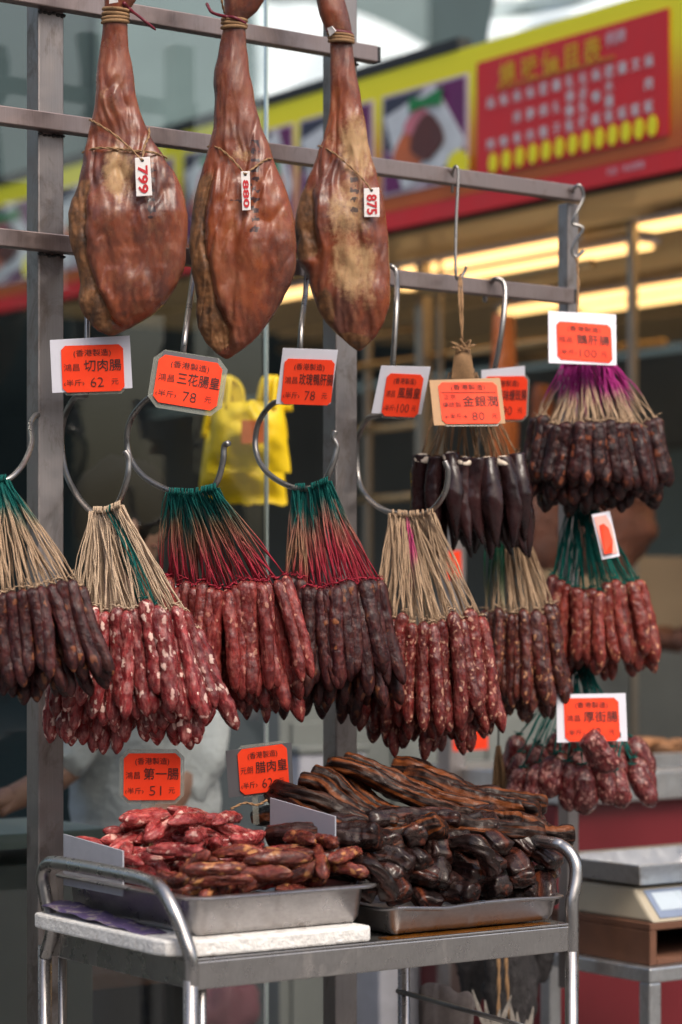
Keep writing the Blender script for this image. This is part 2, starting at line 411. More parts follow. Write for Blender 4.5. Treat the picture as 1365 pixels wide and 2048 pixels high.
for (py, wd, a, b, r) in ((567, .20, 700, 1185, .014), (452, .35, 940, 1500, .011), (703, .30, 700, 1150, .013), (838, .3, 700, 845, .012), (985, .3, 690, 850, .012), (640, .8, 560, 830, .012), (735, 1.2, 1000, 1330, .014), (640, 1.4, 1080, 1330, .012)):
    t0 = tpx(950, wd); p = B0 + V * t0 + U * wd; z = -(py - 1225) / FP * p.y
    MB().tube([I(tpx(a, wd), wd, z), I(tpx(b, wd), wd, z)], r, 10).build('hanging_bar', M['bar'], st, smooth=True)
for k, (wd, t0, t1) in enumerate(((.28, -.6, .5), (.5, .7, 1.9), (.95, -.5, .8), (1.4, .6, 2.0), (1.9, -.6, 1.0), (2.4, .2, 1.8), (.28, .8, 1.6), (.7, -.7, .4), (.28, 1.9, 2.7), (1.2, .9, 2.2), (1.65, -.4, .5))):  # glowing strips added to stand in for golden, lamplit ceiling slats
    L = thing('strip_light', 'warm strip light under the stall ceiling behind the red sign', 'light', I((t0 + t1) / 2, wd, 1.0), 'warm strip lights inside the roast stall')
    MB().box(I(t0, wd, 1.10), V * (t1 - t0), U * .09, Z * .018).build('housing', M['white'], L)
    MB().box(I(t0 + .02, wd + .008, 1.085), V * (t1 - t0 - .04), U * .075, Z * .0145).build('diffuser', M['lamp'], L, bevel=.004)

# ------------------------------------------------------------------ writing
_tc = bpy.data.curves.new('lettering', 'FONT'); _to = bpy.data.objects.new('lettering', _tc); COL.objects.link(_to)
_tc.resolution_u = 2; _cache = {}
def glyphs(body, bold=0.0):
    key = (body, bold)
    if key not in _cache:
        _tc.body = body; _tc.offset = bold
        dg = bpy.context.evaluated_depsgraph_get(); dg.update()
        me = bpy.data.meshes.new_from_object(_to.evaluated_get(dg))
        v = [(q.co.x, q.co.y) for q in me.vertices]; fc = [tuple(p.vertices) for p in me.polygons]
        bpy.data.meshes.remove(me); _cache[key] = (v, fc)
    return _cache[key]
def write(mb, body, O, a, b, x, y, h, wfit=None, bold=0.0, off=.0009):
    v, fc = glyphs(body, bold)
    if not v: return
    x0 = min(q[0] for q in v); x1 = max(q[0] for q in v); cy = .36
    n = -(a.cross(b)).normalized()
    if n.y > 0 and abs(n.y) > .3: n = -n
    sy = h; sx = h * b.length / a.length
    if wfit: sx = wfit / max(x1 - x0, 1e-3)
    vs = []
    for gx, gy in v:
        lx = (gx - (x0 + x1) / 2); ly = gy - cy
        p = O + a * (x + lx * sx) + b * (y - ly * sy)
        vs.append(p + n * off)
    mb.add(vs, fc)

# fascia sign
sg = thing('menu_sign', 'long yellow and red roast meat price board sloping across the upper picture', 'sign', SG(1000, 345))
zt, zb = 1.632, 1.153
tl, tr = 5.6, -.55
def fas(t0, t1, z0, z1, off, mat, name, par):
    return MB().box(I(t1, -off, z0), V * (t0 - t1), U * .003, Z * (z1 - z0)).build(name, M[mat], par)
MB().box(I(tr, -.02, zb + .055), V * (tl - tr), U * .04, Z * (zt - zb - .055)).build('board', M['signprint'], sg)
MB().box(I(tr, -.021, zb), V * (tl - tr), U * .041, Z * .053).build('lower_band', M['redv'], sg)
MB().box(I(tpx(930), -.024, zt + .002), V * (tl - tpx(930)), U * .05, Z * .035).build('top_rail', M['dark'], sg)
t0, t1 = tpx(968), tpx(1352)
fas(t0, t1, zb + .092, zt - .055, .026, 'redv', 'menu_panel', sg)
O = I(t0, -.026, zt - .055); a = V * (t1 - t0); b = Z * -(zt - zb - .055 - .092)
def sgx(px): return (tpx(px) - t0) / (t1 - t0)
m = MB()
for i, ch in enumerate('燒味價目表'):
    write(m, ch, O, a, b, sgx(1035 + i * 41.5 - (4 if i == 0 else 0)), .17, .22, None, .02, off=.004)
m.build('title_lettering', M['amber'], sg)
m = MB(); write(m, '例牌', O, a, b, sgx(1248), .12, .12, None, .01, off=.004); m.build('portion_lettering', M['lilac'], sg)
cols = ['燒鵝', '燒鴨', '燒排骨', '燒腩肉', '鹽焗雞', '雞扎子', '乳鴿髀飯', '化皮乳豬', '燒鴨飯', '鹽水雞飯', '雞飯', '叉飯', '燒肉飯']
for i, c in enumerate(cols):
    px = 998 + i * 26.4; n = len(c)
    m = MB()
    for j, ch in enumerate(c):
        write(m, ch, O, a, b, sgx(px) , .38 + (.36 * j / max(1, n - 1)), .105, None, .015, off=.004)
    m.build('column_lettering', M['signwhite'], sg)
for i in range(13):
    c = O + a * sgx(1003 + i * 26.6) + b * .90
    d_ = MB(); pts = [c + V * (-.0185 * math.cos(q)) + Z * (.028 * math.sin(q)) - U * .004 for q in np.linspace(0, 2 * math.pi, 20, endpoint=False)]
    d_.slab(pts[::-1], .002).build('price_disc', M['yellow'], sg)
m = MB().box(O + a * .12 + b * .285 - U * .003, a * .62, U * .002, Z * .010); m.build('underline', M['orangeband'], sg)
m = MB(); write(m, '元起 · 本店精製', I(tpx(1265), -.0215, zb + .03), V * -1, Z * -1, 0, 0, .022, off=.003); m.build('small_lettering', M['lilac'], sg)
for (pa, pb, kind) in ((778, 950, 0), (612, 760, 1), (520, 600, 2), (380, 500, 0), (250, 360, 1), (110, 230, 2), (-40, 90, 0)):
    t0, t1 = tpx(pa), tpx(pb); z0, z1 = zb + .10, zt - .075
    pn = fas(t0, t1, z0, z1, .025, 'lilac', 'photo_panel', sg)
    def q(x, y, off): return I(t0 + (t1 - t0) * x, -.026 - off, z1 + (z0 - z1) * y)
    def shape(name, pts, off, mat):
        MB().slab([q(x, y, off) for x, y in pts][::-1], .0015).build(name, M[mat], pn)
    e = .03
    shape('corner_print', [(e, e), (.5, e), (.1, .55), (e, .55)], .002, 'navy')
    shape('corner_print', [(.62, e), (1 - e, e), (1 - e, .62)], .002, 'purple')
    shape('corner_print', [(e, .45), (.26, .97), (e, .97)], .002, 'purple')
    shape('corner_print', [(.98, .7), (.98, .97), (.5, .97)], .002, 'purple')
    shape('plate_print', [(.04, .22), (.64, .04), (.97, .62), (.90, .80), (.26, .97)], .004, 'signwhite')
    el = lambda cx, cy, rx, ry: [(cx + rx * math.cos(k) * (1 + .12 * math.sin(3 * k)), cy + ry * math.sin(k) * (1 + .1 * math.cos(4 * k))) for k in np.linspace(0, 2 * math.pi, 22, endpoint=False)]
    M.setdefault('pink', plain('print_pink', (.55, .16, .2), .4, bump=0)); M.setdefault('maroon', plain('print_maroon', (.10, .025, .02), .4, bump=0))
    M.setdefault('leaf', plain('print_green', (.01, .2, .05), .4, bump=0)); M.setdefault('salmon', plain('print_salmon', (.55, .13, .04), .4, bump=0))
    if kind == 0:
        shape('food_print', el(.36, .6, .2, .2), .006, 'salmon'); shape('food_print', el(.46, .36, .17, .13), .008, 'pink')
        shape('food_print', el(.56, .52, .19, .21), .010, 'maroon')
        shape('garnish_print', [(.36, .1), (.52, .14), (.74, .08), (.74, .24), (.52, .22), (.36, .24)], .012, 'leaf')
        shape('star_print', [(.92 + (.14 if k % 2 else .11) * math.cos(k * math.pi / 12), .86 + (.15 if k % 2 else .12) * math.sin(k * math.pi / 12)) for k in range(24)], .012, 'yellow')
    elif kind == 1:
        shape('food_print', el(.5, .5, .28, .26), .006, 'maroon'); shape('garnish_print', el(.3, .75, .12, .1), .008, 'leaf')
    else:
        shape('food_print', el(.5, .6, .28, .2), .006, 'salmon'); shape('garnish_print', el(.55, .45, .16, .16), .008, 'leaf')

# white tarpaulins above and behind the sign
def sheet(name, label, fn, nu, nv, thick, mat, cat):
    vs = [fn(i / nu, j / nv) for j in range(nv + 1) for i in range(nu + 1)]
    fs = [(j * (nu + 1) + i, j * (nu + 1) + i + 1, (j + 1) * (nu + 1) + i + 1, (j + 1) * (nu + 1) + i) for j in range(nv) for i in range(nu)]
    o = MB().add(vs, fs).build(name, M[mat], smooth=True); md = o.modifiers.new('solid', 'SOLIDIFY'); md.thickness = thick
    return tag(o, label, cat)
def tarp1(u, v):
    px = 512 + 450 * u; top = 5 + 165 * max(0, (u - .2) / .8) ** 1.8; bot = 330
    py = top + (bot - top) * v; d = 9.6 + 1.5 * (1 - v) + .12 * math.sin(9 * u + 3 * v) + .07 * math.sin(21 * u + v * 8)
    return P(px, py, d)
sheet('tarpaulin', 'pale white tarpaulin hanging behind the hams above the dark sign rail', tarp1, 40, 20, .006, 'tarp', 'tarpaulin')
def tarp2(u, v):
    px = 968 + 480 * u + (30 * (1 - v) * (1 - u)); py = -60 + v * (175 - 120 * u) + (20 * math.sin(u * 5) * (1 - v))
    return P(px, py, 7.2 + .1 * math.sin(12 * u) + .06 * math.sin(14 * v + 5 * u) + .3 * (1 - v))
sheet('plastic_sheet', 'crumpled white plastic sheet on top of the red menu board', tarp2, 40, 14, .004, 'tarp', 'sheet')

# ------------------------------------------------------------------ the rack
rk = thing('display_rack', 'brownish stainless steel rack of posts and rails that the hams hang from', 'rack', (P(700, 1225, rail_d(700)).x, rail_d(700), 0))
def rail(pa, pb, ztop, name='rail', end=True):
    da, db = rail_d(pa), rail_d(pb)
    A = Vector(((pa - 682.5) / FP * da, da, H + ztop)); B = Vector(((pb - 682.5) / FP * db, db, H + ztop))
    o = MB().box(A, B - A, V * .025, Z * -.03).build(name, M['rail'], rk, bevel=.002)
    if end: MB().box(B + U * .0005 - Z * .0015 + V * .001, U * .006, V * .023, Z * -.027).build('end_cap', M['dark'], o)
rail(-260, 757, 1.055); rail(-260, 1165, .847); rail(-260, 1150, .642)
def post(pl, zt, z0=-H, wd=.05, dp=.042, m='post'):
    d = rail_d(pl, .033); x = (pl - 682.5) / FP * d
    o = MB().box((x, d, H + z0), U * wd, V * dp, Z * (zt - z0)).build('post', M[m], rk, bevel=.0025)
    return Vector((x, d, 0))
posts = [post(77, 1.16), post(672, 1.16), post(1136, .846 - .03, -.75, .03, .03)]
for p in posts[:2]:
    for zz in (1.055, .847, .642):
        mm = MB()
        for k in range(6):
            c = p + U * (.004 + k * .0085) - V * .001 + Z * (H + zz - .033 + rnd(-.002, .001))
            mm.ell(c, rnd(.004, .006), .003, rnd(.002, .004), 7, 5)
        mm.build('weld_bead', M['dark'], rk, smooth=True)
# clear glass pane behind the rack
def glass_mat():
    k = N('clear_glass'); tr = k.n('BsdfTransparent'); gl = k.n('BsdfGlossy', i_Roughness=.02)
    tr.inputs[0].default_value = (.90, .93, .92, 1)
    fr = k.n('Fresnel', i_IOR=1.5); mx = k.n('MixShader', i_0=fr.outputs[0], i_1=tr.outputs[0], i_2=gl.outputs[0])
    k.l(mx.outputs[0], k.t.nodes['Material Output'].inputs[0]); return k.m
M['glass'] = glass_mat(); M['glassedge'] = plain('glass_edge', (.42, .50, .47), .2, bump=0)
dg_ = 4.85 / (1 - .731 * (533 - 682.5) / FP); A = Vector(((533 - 682.5) / FP * dg_, dg_, .35))
gp = MB().box(A, U * -2.2, V * .008, Z * 2.9).build('glass_pane', M['glass'])
tag(gp, 'tall clear glass pane behind the rack with a pale green edge', 'glass pane')
MB().box(A + U * .0005, U * .0045, V * .0085, Z * 2.9).build('pane_edge', M['glassedge'], gp)

# ------------------------------------------------------------------ hams
HAMS = []
def ham(rows, crease, label, d0, seed, mould, stamps, fatbox, depth=.50):
    y0, y1 = rows[0][0], rows[-1][0]; nR, nA = 210, 150
    top = P((rows[0][1] + rows[0][2]) / 2, y0, d0)
    t = thing('ham', label, 'ham', P(sum(rows[-1][1:]) / 2, y1, d0), 'cured hams hung on the top rail')
    k = d0 / FP; vs = []; cs = []
    def half(y, hw):
        f = min(1, max(0, (y - 120) / 200)); return hw * (depth + .26 * (1 - f * f * (3 - 2 * f)))
    for j in range(nR):
        y = y0 + (y1 - y0) * (1 - (1 - j / (nR - 1)) ** 1.25)
        l, r = interp(rows, y); hw = (r - l) / 2; cx = (l + r) / 2; hd = half(y, hw)
        crf = min(1, max(0, (y - crease[0][0]) / 60)) * min(1, max(0, (crease[-1][0] - y) / 20)); cr = interp(crease, y)[0] if crease[0][0] <= y <= crease[-1][0] else -1e4
        body = min(1, max(0, (y - 150) / 200)); fade = min(1, (y1 - y) / 25)
        for i in range(nA):
            th = 2 * math.pi * i / nA; X = math.cos(th); Yd = -math.sin(th)
            X = math.copysign(abs(X) ** .92, X)
            px = cx + hw * X
            n1 = noise.noise((px / 24, y / 110, seed)); n2 = noise.noise((px / 11, y / 42, seed + 5)); n3 = noise.noise((px / 75, y / 80, seed + 9))
            n4 = noise.noise((px / 30, y / 28, seed + 3)); rid = 1 - abs(noise.noise((px / 20 + .5 * n3, y / 85, seed + 7))) * 2
            n5 = noise.noise((px / 9 + n3 * 2, y / 60, seed + 11)); up = min(1, max(0, (y - 60) / 150))
            fold = -max(0, 1 - abs(noise.noise((px / 38 + y / 160, y / 190 - px / 260, seed + 21))) * 7) * 5
            r2 = 1 - abs(noise.noise((px / 16 + 1.1 * n3, y / 90 + px / 240, seed + 31))) * 3; r3 = 1 - abs(noise.noise((px / 40, y / 24 + px / 60, seed + 41))) * 3
            zone = .45 + .55 * max(0, min(1, .5 + 1.6 * noise.noise((px / 60, y / 120, seed + 51))))
            lift = (n3 * 11 + n1 * (4 + 4 * body) + n2 * (1.6 + 2 * body) + n4 * 2.6 * body + rid * 3.4 * body + n5 * 2.4 * up + fold * 1.3 * up + (max(-1, r2) * 3.2 * up + max(-1, r3) * .9 * body) * zone) * fade
            fat = mo = stp = 0.0
            if Yd < .2 and cr > 0:
                q = px - cr
                q += 4 * noise.noise((y / 25, seed, 1)); lift += crf * (-10 * math.exp(-(q / 5) ** 2) + 8 * math.exp(-((q - 14) / 12) ** 2) - (7 if q < 0 else 0)) + (crf * (4.5 * noise.noise((px / 13, y / 26, seed + 61)) + 2.5 * noise.noise((px / 5, y / 7, seed))) if q < -3 else 0)
                fat = crf * (1 if q < -2 else max(0, .62 - q / 14))
            for (fx, fy, rx, ry, s) in fatbox: fat = max(fat, s * max(0, 1.25 - ((px - fx) / rx) ** 2 - ((y - fy) / ry) ** 2))
            for (fx, fy, rx, ry, s) in mould: mo = max(mo, s * max(0, 1.1 - ((px - fx) / rx) ** 2 - ((y - fy) / ry) ** 2))
            if Yd < 0:
                for (fx, fa, fb, wd_) in stamps:
                    if fa < y < fb and abs(px - fx) < wd_:
                        stp = max(stp, .62 if noise.noise((px / 5, y / 5, seed)) + .5 * math.sin(y / 3.2) > -.1 else .1)
            rad = 1 + lift / max(hw, 30) * .42
            dd = math.copysign(abs(Yd) ** (1 - .32 * body), Yd) * hd * k - (lift * .75 * k if Yd < 0 else 0) * abs(Yd)
            p = P(cx + 1.5 * n4 + hw * X * (1 + lift / max(hw, 30) * .12), y, d0)
            p.y += dd; vs.append(p); cs.append((min(1, fat), mo, stp))
    fs = [(j * nA + i, j * nA + (i + 1) % nA, (j + 1) * nA + (i + 1) % nA, (j + 1) * nA + i) for j in range(nR - 1) for i in range(nA)]
    fs += [tuple(range(nA))[::-1], tuple(range((nR - 1) * nA, nR * nA))]
    o = MB().add(vs, fs, cs).build('body', M['ham'], t, smooth=True, color=True)
    sb = o.modifiers.new('sub', 'SUBSURF'); sb.levels = 0; sb.render_levels = 1
    def front(px, y, gap=4):
        l, r = interp(rows, y); hw = (r - l) / 2 + gap * .5; X = max(-1, min(1, (px - (l + r) / 2) / hw)); bd = min(1, max(0, (y - 150) / 200))
        return P(px, y, d0) - Vector((0, (half(y, hw) * max(0, 1 - X * X) ** (.5 * (1 - .32 * bd)) * 1.02 + gap + 4 * bd) * k, 0))
    return t, front, k
def twine_loop(front, rows, y, r, n=26, tilt=0):
    l, rr = interp(rows, y); pts = []
    for i in range(n + 1):
        u = i / n; px = l - 1 + (rr - l + 2) * (.5 - .5 * math.cos(math.pi * u)); pts.append(front(px, y + tilt * (u - .5), 2.5))
    return pts
M['twine'] = plain('hemp_twine', (.27, .155, .075), .9, var=.3, sc=300, bump=.6, bd=.001)
M['ribbon'] = plain('red_tie', (.12, .006, .018), .45)
R1 = [(-110, 232, 300), (-80, 228, 302), (-40, 215, 292), (0, 209, 273), (20, 209, 258), (34, 208, 256), (68, 205, 255), (103, 199, 260), (130, 194, 265), (154, 192, 269), (188, 193, 272), (222, 189, 281), (246, 181, 289), (274, 176, 302), (308, 168, 325), (325, 166, 333), (343, 162, 347), (371, 156, 363), (400, 145, 371), (428, 137, 376), (457, 137, 376), (486, 140, 374), (514, 149, 371), (543, 157, 366), (571, 160, 352), (589, 157, 341), (606, 157, 331), (629, 166, 306), (651, 183, 270), (663, 199, 246), (669, 212, 234), (671, 219, 226)]
C1 = [(340, 196), (362, 191), (410, 174), (479, 175), (533, 179), (581, 197), (612, 215), (640, 222), (663, 253)]
z1 = lambda L: [(y / 1.75, l / 1.75, r / 1.75) for y, l, r in L]
R2 = [(-110, 470, 530), (-70, 462, 540), (-30, 452, 535)] + z1([(0, 785, 928), (40, 787, 900), (70, 782, 862), (100, 780, 860), (150, 768, 862), (200, 760, 868), (250, 750, 873), (300, 748, 885), (350, 752, 893), (400, 750, 903), (450, 747, 918), (500, 735, 938), (550, 722, 955), (600, 705, 975), (650, 690, 995), (700, 680, 1012), (750, 672, 1025), (800, 665, 1033), (850, 660, 1037), (900, 664, 1037), (950, 672, 1032), (1000, 682, 1015), (1050, 688, 990), (1100, 688, 960), (1150, 694, 925), (1200, 720, 880), (1240, 760, 825), (1252, 780, 808), (1256, 790, 800)])
C2 = [(330, 434), (343, 431), (389, 420), (429, 408), (486, 409), (543, 420), (617, 437), (657, 457), (686, 460), (709, 451)]
z3 = lambda L: [(y / 1.784, 600 + l / 1.784, 600 + r / 1.784) for y, l, r in L]
R3 = [(-110, 610, 680), (-70, 622, 692)] + z3([(-40, 55, 160), (0, 60, 160), (50, 70, 175), (100, 90, 185), (135, 106, 188), (160, 108, 190), (200, 108, 192), (250, 107, 198), (300, 107, 210), (350, 108, 217), (400, 105, 225), (450, 95, 235), (500, 85, 243), (530, 70, 248), (560, 60, 255), (600, 45, 268), (650, 22, 282), (700, 3, 295), (750, -12, 305), (800, -18, 313), (850, -18, 318), (900, -15, 320), (940, -4, 321), (970, 20, 322), (1000, 35, 322), (1050, 45, 322), (1100, 62, 318), (1150, 92, 302), (1200, 140, 270), (1232, 178, 240), (1248, 200, 224), (1252, 208, 216)])
C3 = [(350, 637), (359, 634), (404, 626), (448, 628), (504, 636), (530, 634)]
hams = []
for (R, C, lab, d0, seed, mould, stamps, fb) in (
    (R1, C1, 'cured ham with the 799 tag, hanging beside the tall post', 4.02, 3.1,
     [(238, 350, 42, 80, .95), (230, 100, 60, 120, .22), (220, 500, 40, 40, .2), (212, 190, 16, 80, .4)], [(308, 330, 450, 8)], [(196, 655, 40, 26, .9), (230, 672, 60, 16, .7), (150, 440, 22, 90, 1)]),
    (R2, C2, 'cured ham with the 880 tag and dark ink stamps, hung between two others', 4.17, 8.4,
     [(487, 315, 26, 26, .6), (475, 100, 50, 110, .25), (525, 540, 12, 12, .5), (500, 430, 60, 90, .2)], [(512, 285, 480, 9), (480, 405, 420, 20)], [(430, 675, 34, 40, .9), (395, 460, 20, 120, 1)]),
    (R3, C3, 'cured ham dusted with tan mould wearing the 875 tag', 4.32, 14.7,
     [(715, 300, 48, 100, .85), (695, 430, 60, 100, .75), (705, 540, 60, 90, .92), (735, 600, 26, 60, .6), (660, 290, 22, 30, .5), (675, 60, 40, 60, .3)], [(708, 350, 435, 10), (730, 400, 440, 6)], [(606, 460, 30, 80, 1), (650, 625, 26, 60, .8), (690, 685, 60, 22, .9)])):
    t, fr, k = ham(R, C, lab, d0, seed, mould, stamps, fb); hams.append((t, fr, k, R, d0))
def tag_plate(pts, d, num, label, fr):
    Pp = [P(x, y, d) for x, y in pts]; O = Pp[0]; a = Pp[1] - Pp[0]; b = Pp[3] - Pp[0]
    o = MB().slab([Pp[0], Pp[3], Pp[2], Pp[1]], .0025).build('price_tag', M['tagwhite'], bevel=.0007)
    tag(o, label, 'price tag')
    m = MB(); v, fc = glyphs(num, .03)
    x0 = min(q[0] for q in v); x1 = max(q[0] for q in v); y0 = min(q[1] for q in v); yy1 = max(q[1] for q in v)
    n = -(a.cross(b)).normalized()
    vs = []
    for gx, gy in v:
        lx = (gx - x0) / (x1 - x0); ly = (gy - y0) / (yy1 - y0)
        vs.append(O + a * (.16 + .68 * ly) + b * (.22 + .72 * lx) + n * .001)
    m.add(vs, [f[::-1] for f in fc]).build('number', M['ink'], o)
    hole = O + a * .5 + b * .08
    MB().ell(hole + n * .0003, .0028, .0012, .0028, 10, 6).build('hole', M['dark'], o, smooth=True)
    return hole + n * .001
tags = []
for i, (pts, num, lab) in enumerate(((((270, 316), (300, 313), (305, 391), (273, 393)), '799', 'white tag with red 799 tied to the ham by the tall post'),
        (((482, 343), (500, 342), (502, 420), (485, 421)), '880', 'narrow white tag with red 880 tied to the stamped ham'),
        (((728, 377), (759, 375), (760, 434), (729, 434)), '875', 'white tag with red 875 tied to the mouldy ham'))):
    t, fr, k, R, d0 = hams[i]
    d = fr(sum(p[0] for p in pts) / 4, pts[0][1] + 10, 6).y
    d = min(d, fr(sum(p[0] for p in pts) / 4, pts[2][1], 4).y) - .006
    hole = tag_plate(pts, d, num, lab, fr); tags.append(hole)
def cord(pts, r, par, name='twine', mat='twine', n=6):
    # two strands laid round each other
    sp = spline(pts, n); m = MB(); ph = 0
    for s in (0, math.pi):
        q = []
        for i, p in enumerate(sp):
            tn = (sp[min(i + 1, len(sp) - 1)] - sp[max(i - 1, 0)]).normalized(); x = tn.orthogonal().normalized(); y = tn.cross(x)
            an = i * 1.1 + s; q.append(p + (x * math.cos(an) + y * math.sin(an)) * r * .55)
        m.tube(q, r * .62, 6)
    return m.build(name, M[mat], par, smooth=True)
# neck wraps, ribbons and tag strings
for i, ys in enumerate(((22, 31, 39, 46), (42, 50, 57), (72, 79, 85))):
    t, fr, k, R, d0 = hams[i]; m = MB()
    for y in ys: m.tube(twine_loop(fr, R, y, 0, tilt=rnd(-3, 6)), 4.0 * k, 6)
    m.build('neck_twine', M['twine'], t, smooth=True)
t, fr, k, R, d0 = hams[0]
cord([fr(166, 306, 3), fr(200, 304, 3), fr(240, 307, 3), fr(280, 311, 4), fr(310, 312, 3), fr(334, 317, 2)], 2.6 * k, t)
cord([fr(180, 240, 2), fr(200, 255, 3), fr(240, 283, 4), tags[0]], 2.4 * k, t)
cord([fr(299, 258, 3), fr(300, 278, 4), fr(293, 300, 5), tags[0]], 2.4 * k, t)
MB().tube(spline([fr(250, 12, 4), fr(262, 22, 8), P(285, 38, d0 - .06), P(312, 60, d0 - .05)], 6), [4 * k] * 8 + [3 * k] * 10 + [1.5 * k], 6).build('ribbon', M['ribbon'], t, smooth=True)
MB().slab([fr(223, 4, 12), fr(222, 16, 12), fr(240, 14, 12), fr(238, 2, 12)], .002).build('paper_tag', M['tagwhite'], t)
t, fr, k, R, d0 = hams[1]
cord([fr(416, 294, 2), fr(440, 303, 3), fr(465, 325, 4), tags[1]], 2.2 * k, t)
cord([tags[1], fr(515, 340, 4), fr(535, 325, 3), fr(545, 322, 2)], 2.2 * k, t)
MB().tube(spline([P(414, 8, d0 - .03), P(425, 25, d0 - .05), fr(452, 38, 6), fr(472, 42, 6), fr(492, 50, 5)], 6), 3.4 * k, 6).build('ribbon', M['ribbon'], t, smooth=True)
cord([P(446, -30, d0 - .02), P(444, 0, d0 - .03), fr(450, 30, 5)], 2.4 * k, t)
t, fr, k, R, d0 = hams[2]
cord([fr(636, 292, 2), fr(665, 310, 3), fr(700, 340, 4), fr(725, 365, 5), tags[2]], 2.0 * k, t)
MB().tube(twine_loop(fr, R, 68, 0, tilt=8), 3.2 * k, 6).build('ribbon', M['ribbon'], t, smooth=True)
MB().slab([fr(655, 62, 10), fr(660, 78, 10), fr(672, 70, 10), fr(664, 60, 10)], .003).build('paper_tag', M['tagwhite'], t)

# ------------------------------------------------------------------ hooks
def hook(pts, r, label, name='steel_hook', group='big steel hooks hung on the lowest rail', tip=True):
    w_ = spline([P(*p) for p in pts], 9)
    o = MB().tube(w_, r, 12).build(name, M['hook'], smooth=True)
    return tag(o, label, 'hook', group)
k4 = 4.1 / FP
rd = lambda px: rail_d(px) - .012
hook([(-70, 640, 3.93), (-70, 780, 3.93), (-90, 850, 3.95), (-60, 930, 3.93), (0, 962, 3.9), (40, 938, 3.93), (63, 890, 4.0), (61, 850, 4.06), (70, 832, 4.09), (80, 829, 4.12)], 5.6 * k4, 'big steel hook whose curled tip shows beside the tall post, holding dark sausages')
hook([(165, 440, rd(165) + .05), (172, 452, rd(172)), (176, 500, rd(176)), (175, 640, 4.07), (174, 740, 4.06), (173, 788, 4.08), (150, 796, 4.13), (128, 840, 4.2), (124, 900, 4.21), (140, 965, 4.16), (185, 1024, 4.06), (228, 1018, 4.0), (253, 965, 3.97), (258, 920, 3.97), (250, 902, 3.97)], 6.2 * k4, 'big steel hook carrying the fatty red sausages on undyed strings')
hook([(384, 495, rd(384) + .05), (392, 488, rd(392)), (386, 560, rd(386) - .01), (372, 660, 4.07), (362, 740, 4.07), (345, 785, 4.08), (300, 795, 4.11), (262, 840, 4.15), (256, 900, 4.16), (285, 950, 4.13), (345, 983, 4.09), (400, 990, 4.06), (432, 968, 4.04), (446, 925, 4.03), (449, 893, 4.03), (458, 886, 4.02)], 6.0 * k4, 'big steel hook under the three-flower sausage card with its tip sticking up')
hook([(608, 510, rd(608) + .05), (616, 506, rd(616)), (612, 580, rd(612) - .01), (603, 660, 4.29), (598, 740, 4.29), (588, 800, 4.3), (548, 806, 4.32), (518, 845, 4.36), (512, 900, 4.36), (535, 945, 4.32), (590, 976, 4.26), (640, 970, 4.22), (663, 935, 4.2), (674, 895, 4.2), (667, 876, 4.2), (671, 862, 4.2)], 6.0 * k4, 'big steel hook under the rose duck liver card, in front of the second post')
hook([(770, 560, rd(775) + .06), (772, 538, rd(775) + .02), (783, 533, rd(783) - .006), (794, 550, rd(794) - .02), (793, 620, 4.43), (785, 740, 4.42), (778, 800, 4.44), (765, 828, 4.46), (735, 838, 4.5), (716, 880, 4.56), (718, 960, 4.55), (740, 1000, 4.48), (785, 1026, 4.4), (850, 1028, 4.36), (888, 990, 4.33), (897, 945, 4.32), (890, 922, 4.32)], 6.2 * k4, 'big steel hook beside the mouldy ham, curling round in front of the dark livers')
hook([(970, 604, rd(980) + .045), (975, 580, rd(985) + .03), (990, 558, rd(990)), (1010, 572, rd(1010) - .02), (1007, 640, 4.62), (992, 730, 4.62), (975, 800, 4.64), (960, 850, 4.68), (955, 930, 4.7), (975, 1000, 4.68), (1010, 1030, 4.64), (1034, 1000, 4.6), (1040, 950, 4.58), (1043, 930, 4.58)], 6.0 * k4, 'steel hook between the two thin hooks, running down behind the kraft backed card')
hook([(905, 385, rd(905) + .03), (906, 345, rd(905) + .01), (912, 333, rd(912) - .008), (917, 350, rd(917) - .014), (913, 440, rd(913) - .02), (912, 545, rd(912) - .03), (920, 557, rd(920) - .03), (929, 545, rd(925) - .03), (933, 532, rd(925) - .03)], 3.4 * k4, 'thin straight wire hook over the second rail with a twine bundle below', 'wire_hook', 'thin hooks on the right half of the second rail')
hook([(1147, 390, rd(1150) + .02), (1148, 377, rd(1150)), (1160, 371, rd(1158) - .01), (1167, 395, rd(1165) - .012), (1152, 428, rd(1155) - .012), (1146, 447, rd(1155) - .012), (1160, 452, rd(1155) - .012), (1166, 460, rd(1155) - .012), (1152, 482, rd(1155) - .012), (1145, 502, rd(1155) - .012), (1153, 514, rd(1155) - .012), (1168, 502, rd(1155) - .012)], 3.8 * k4, 'wiggly dark wire hook at the far end of the second rail', 'wire_hook', 'thin hooks on the right half of the second rail')

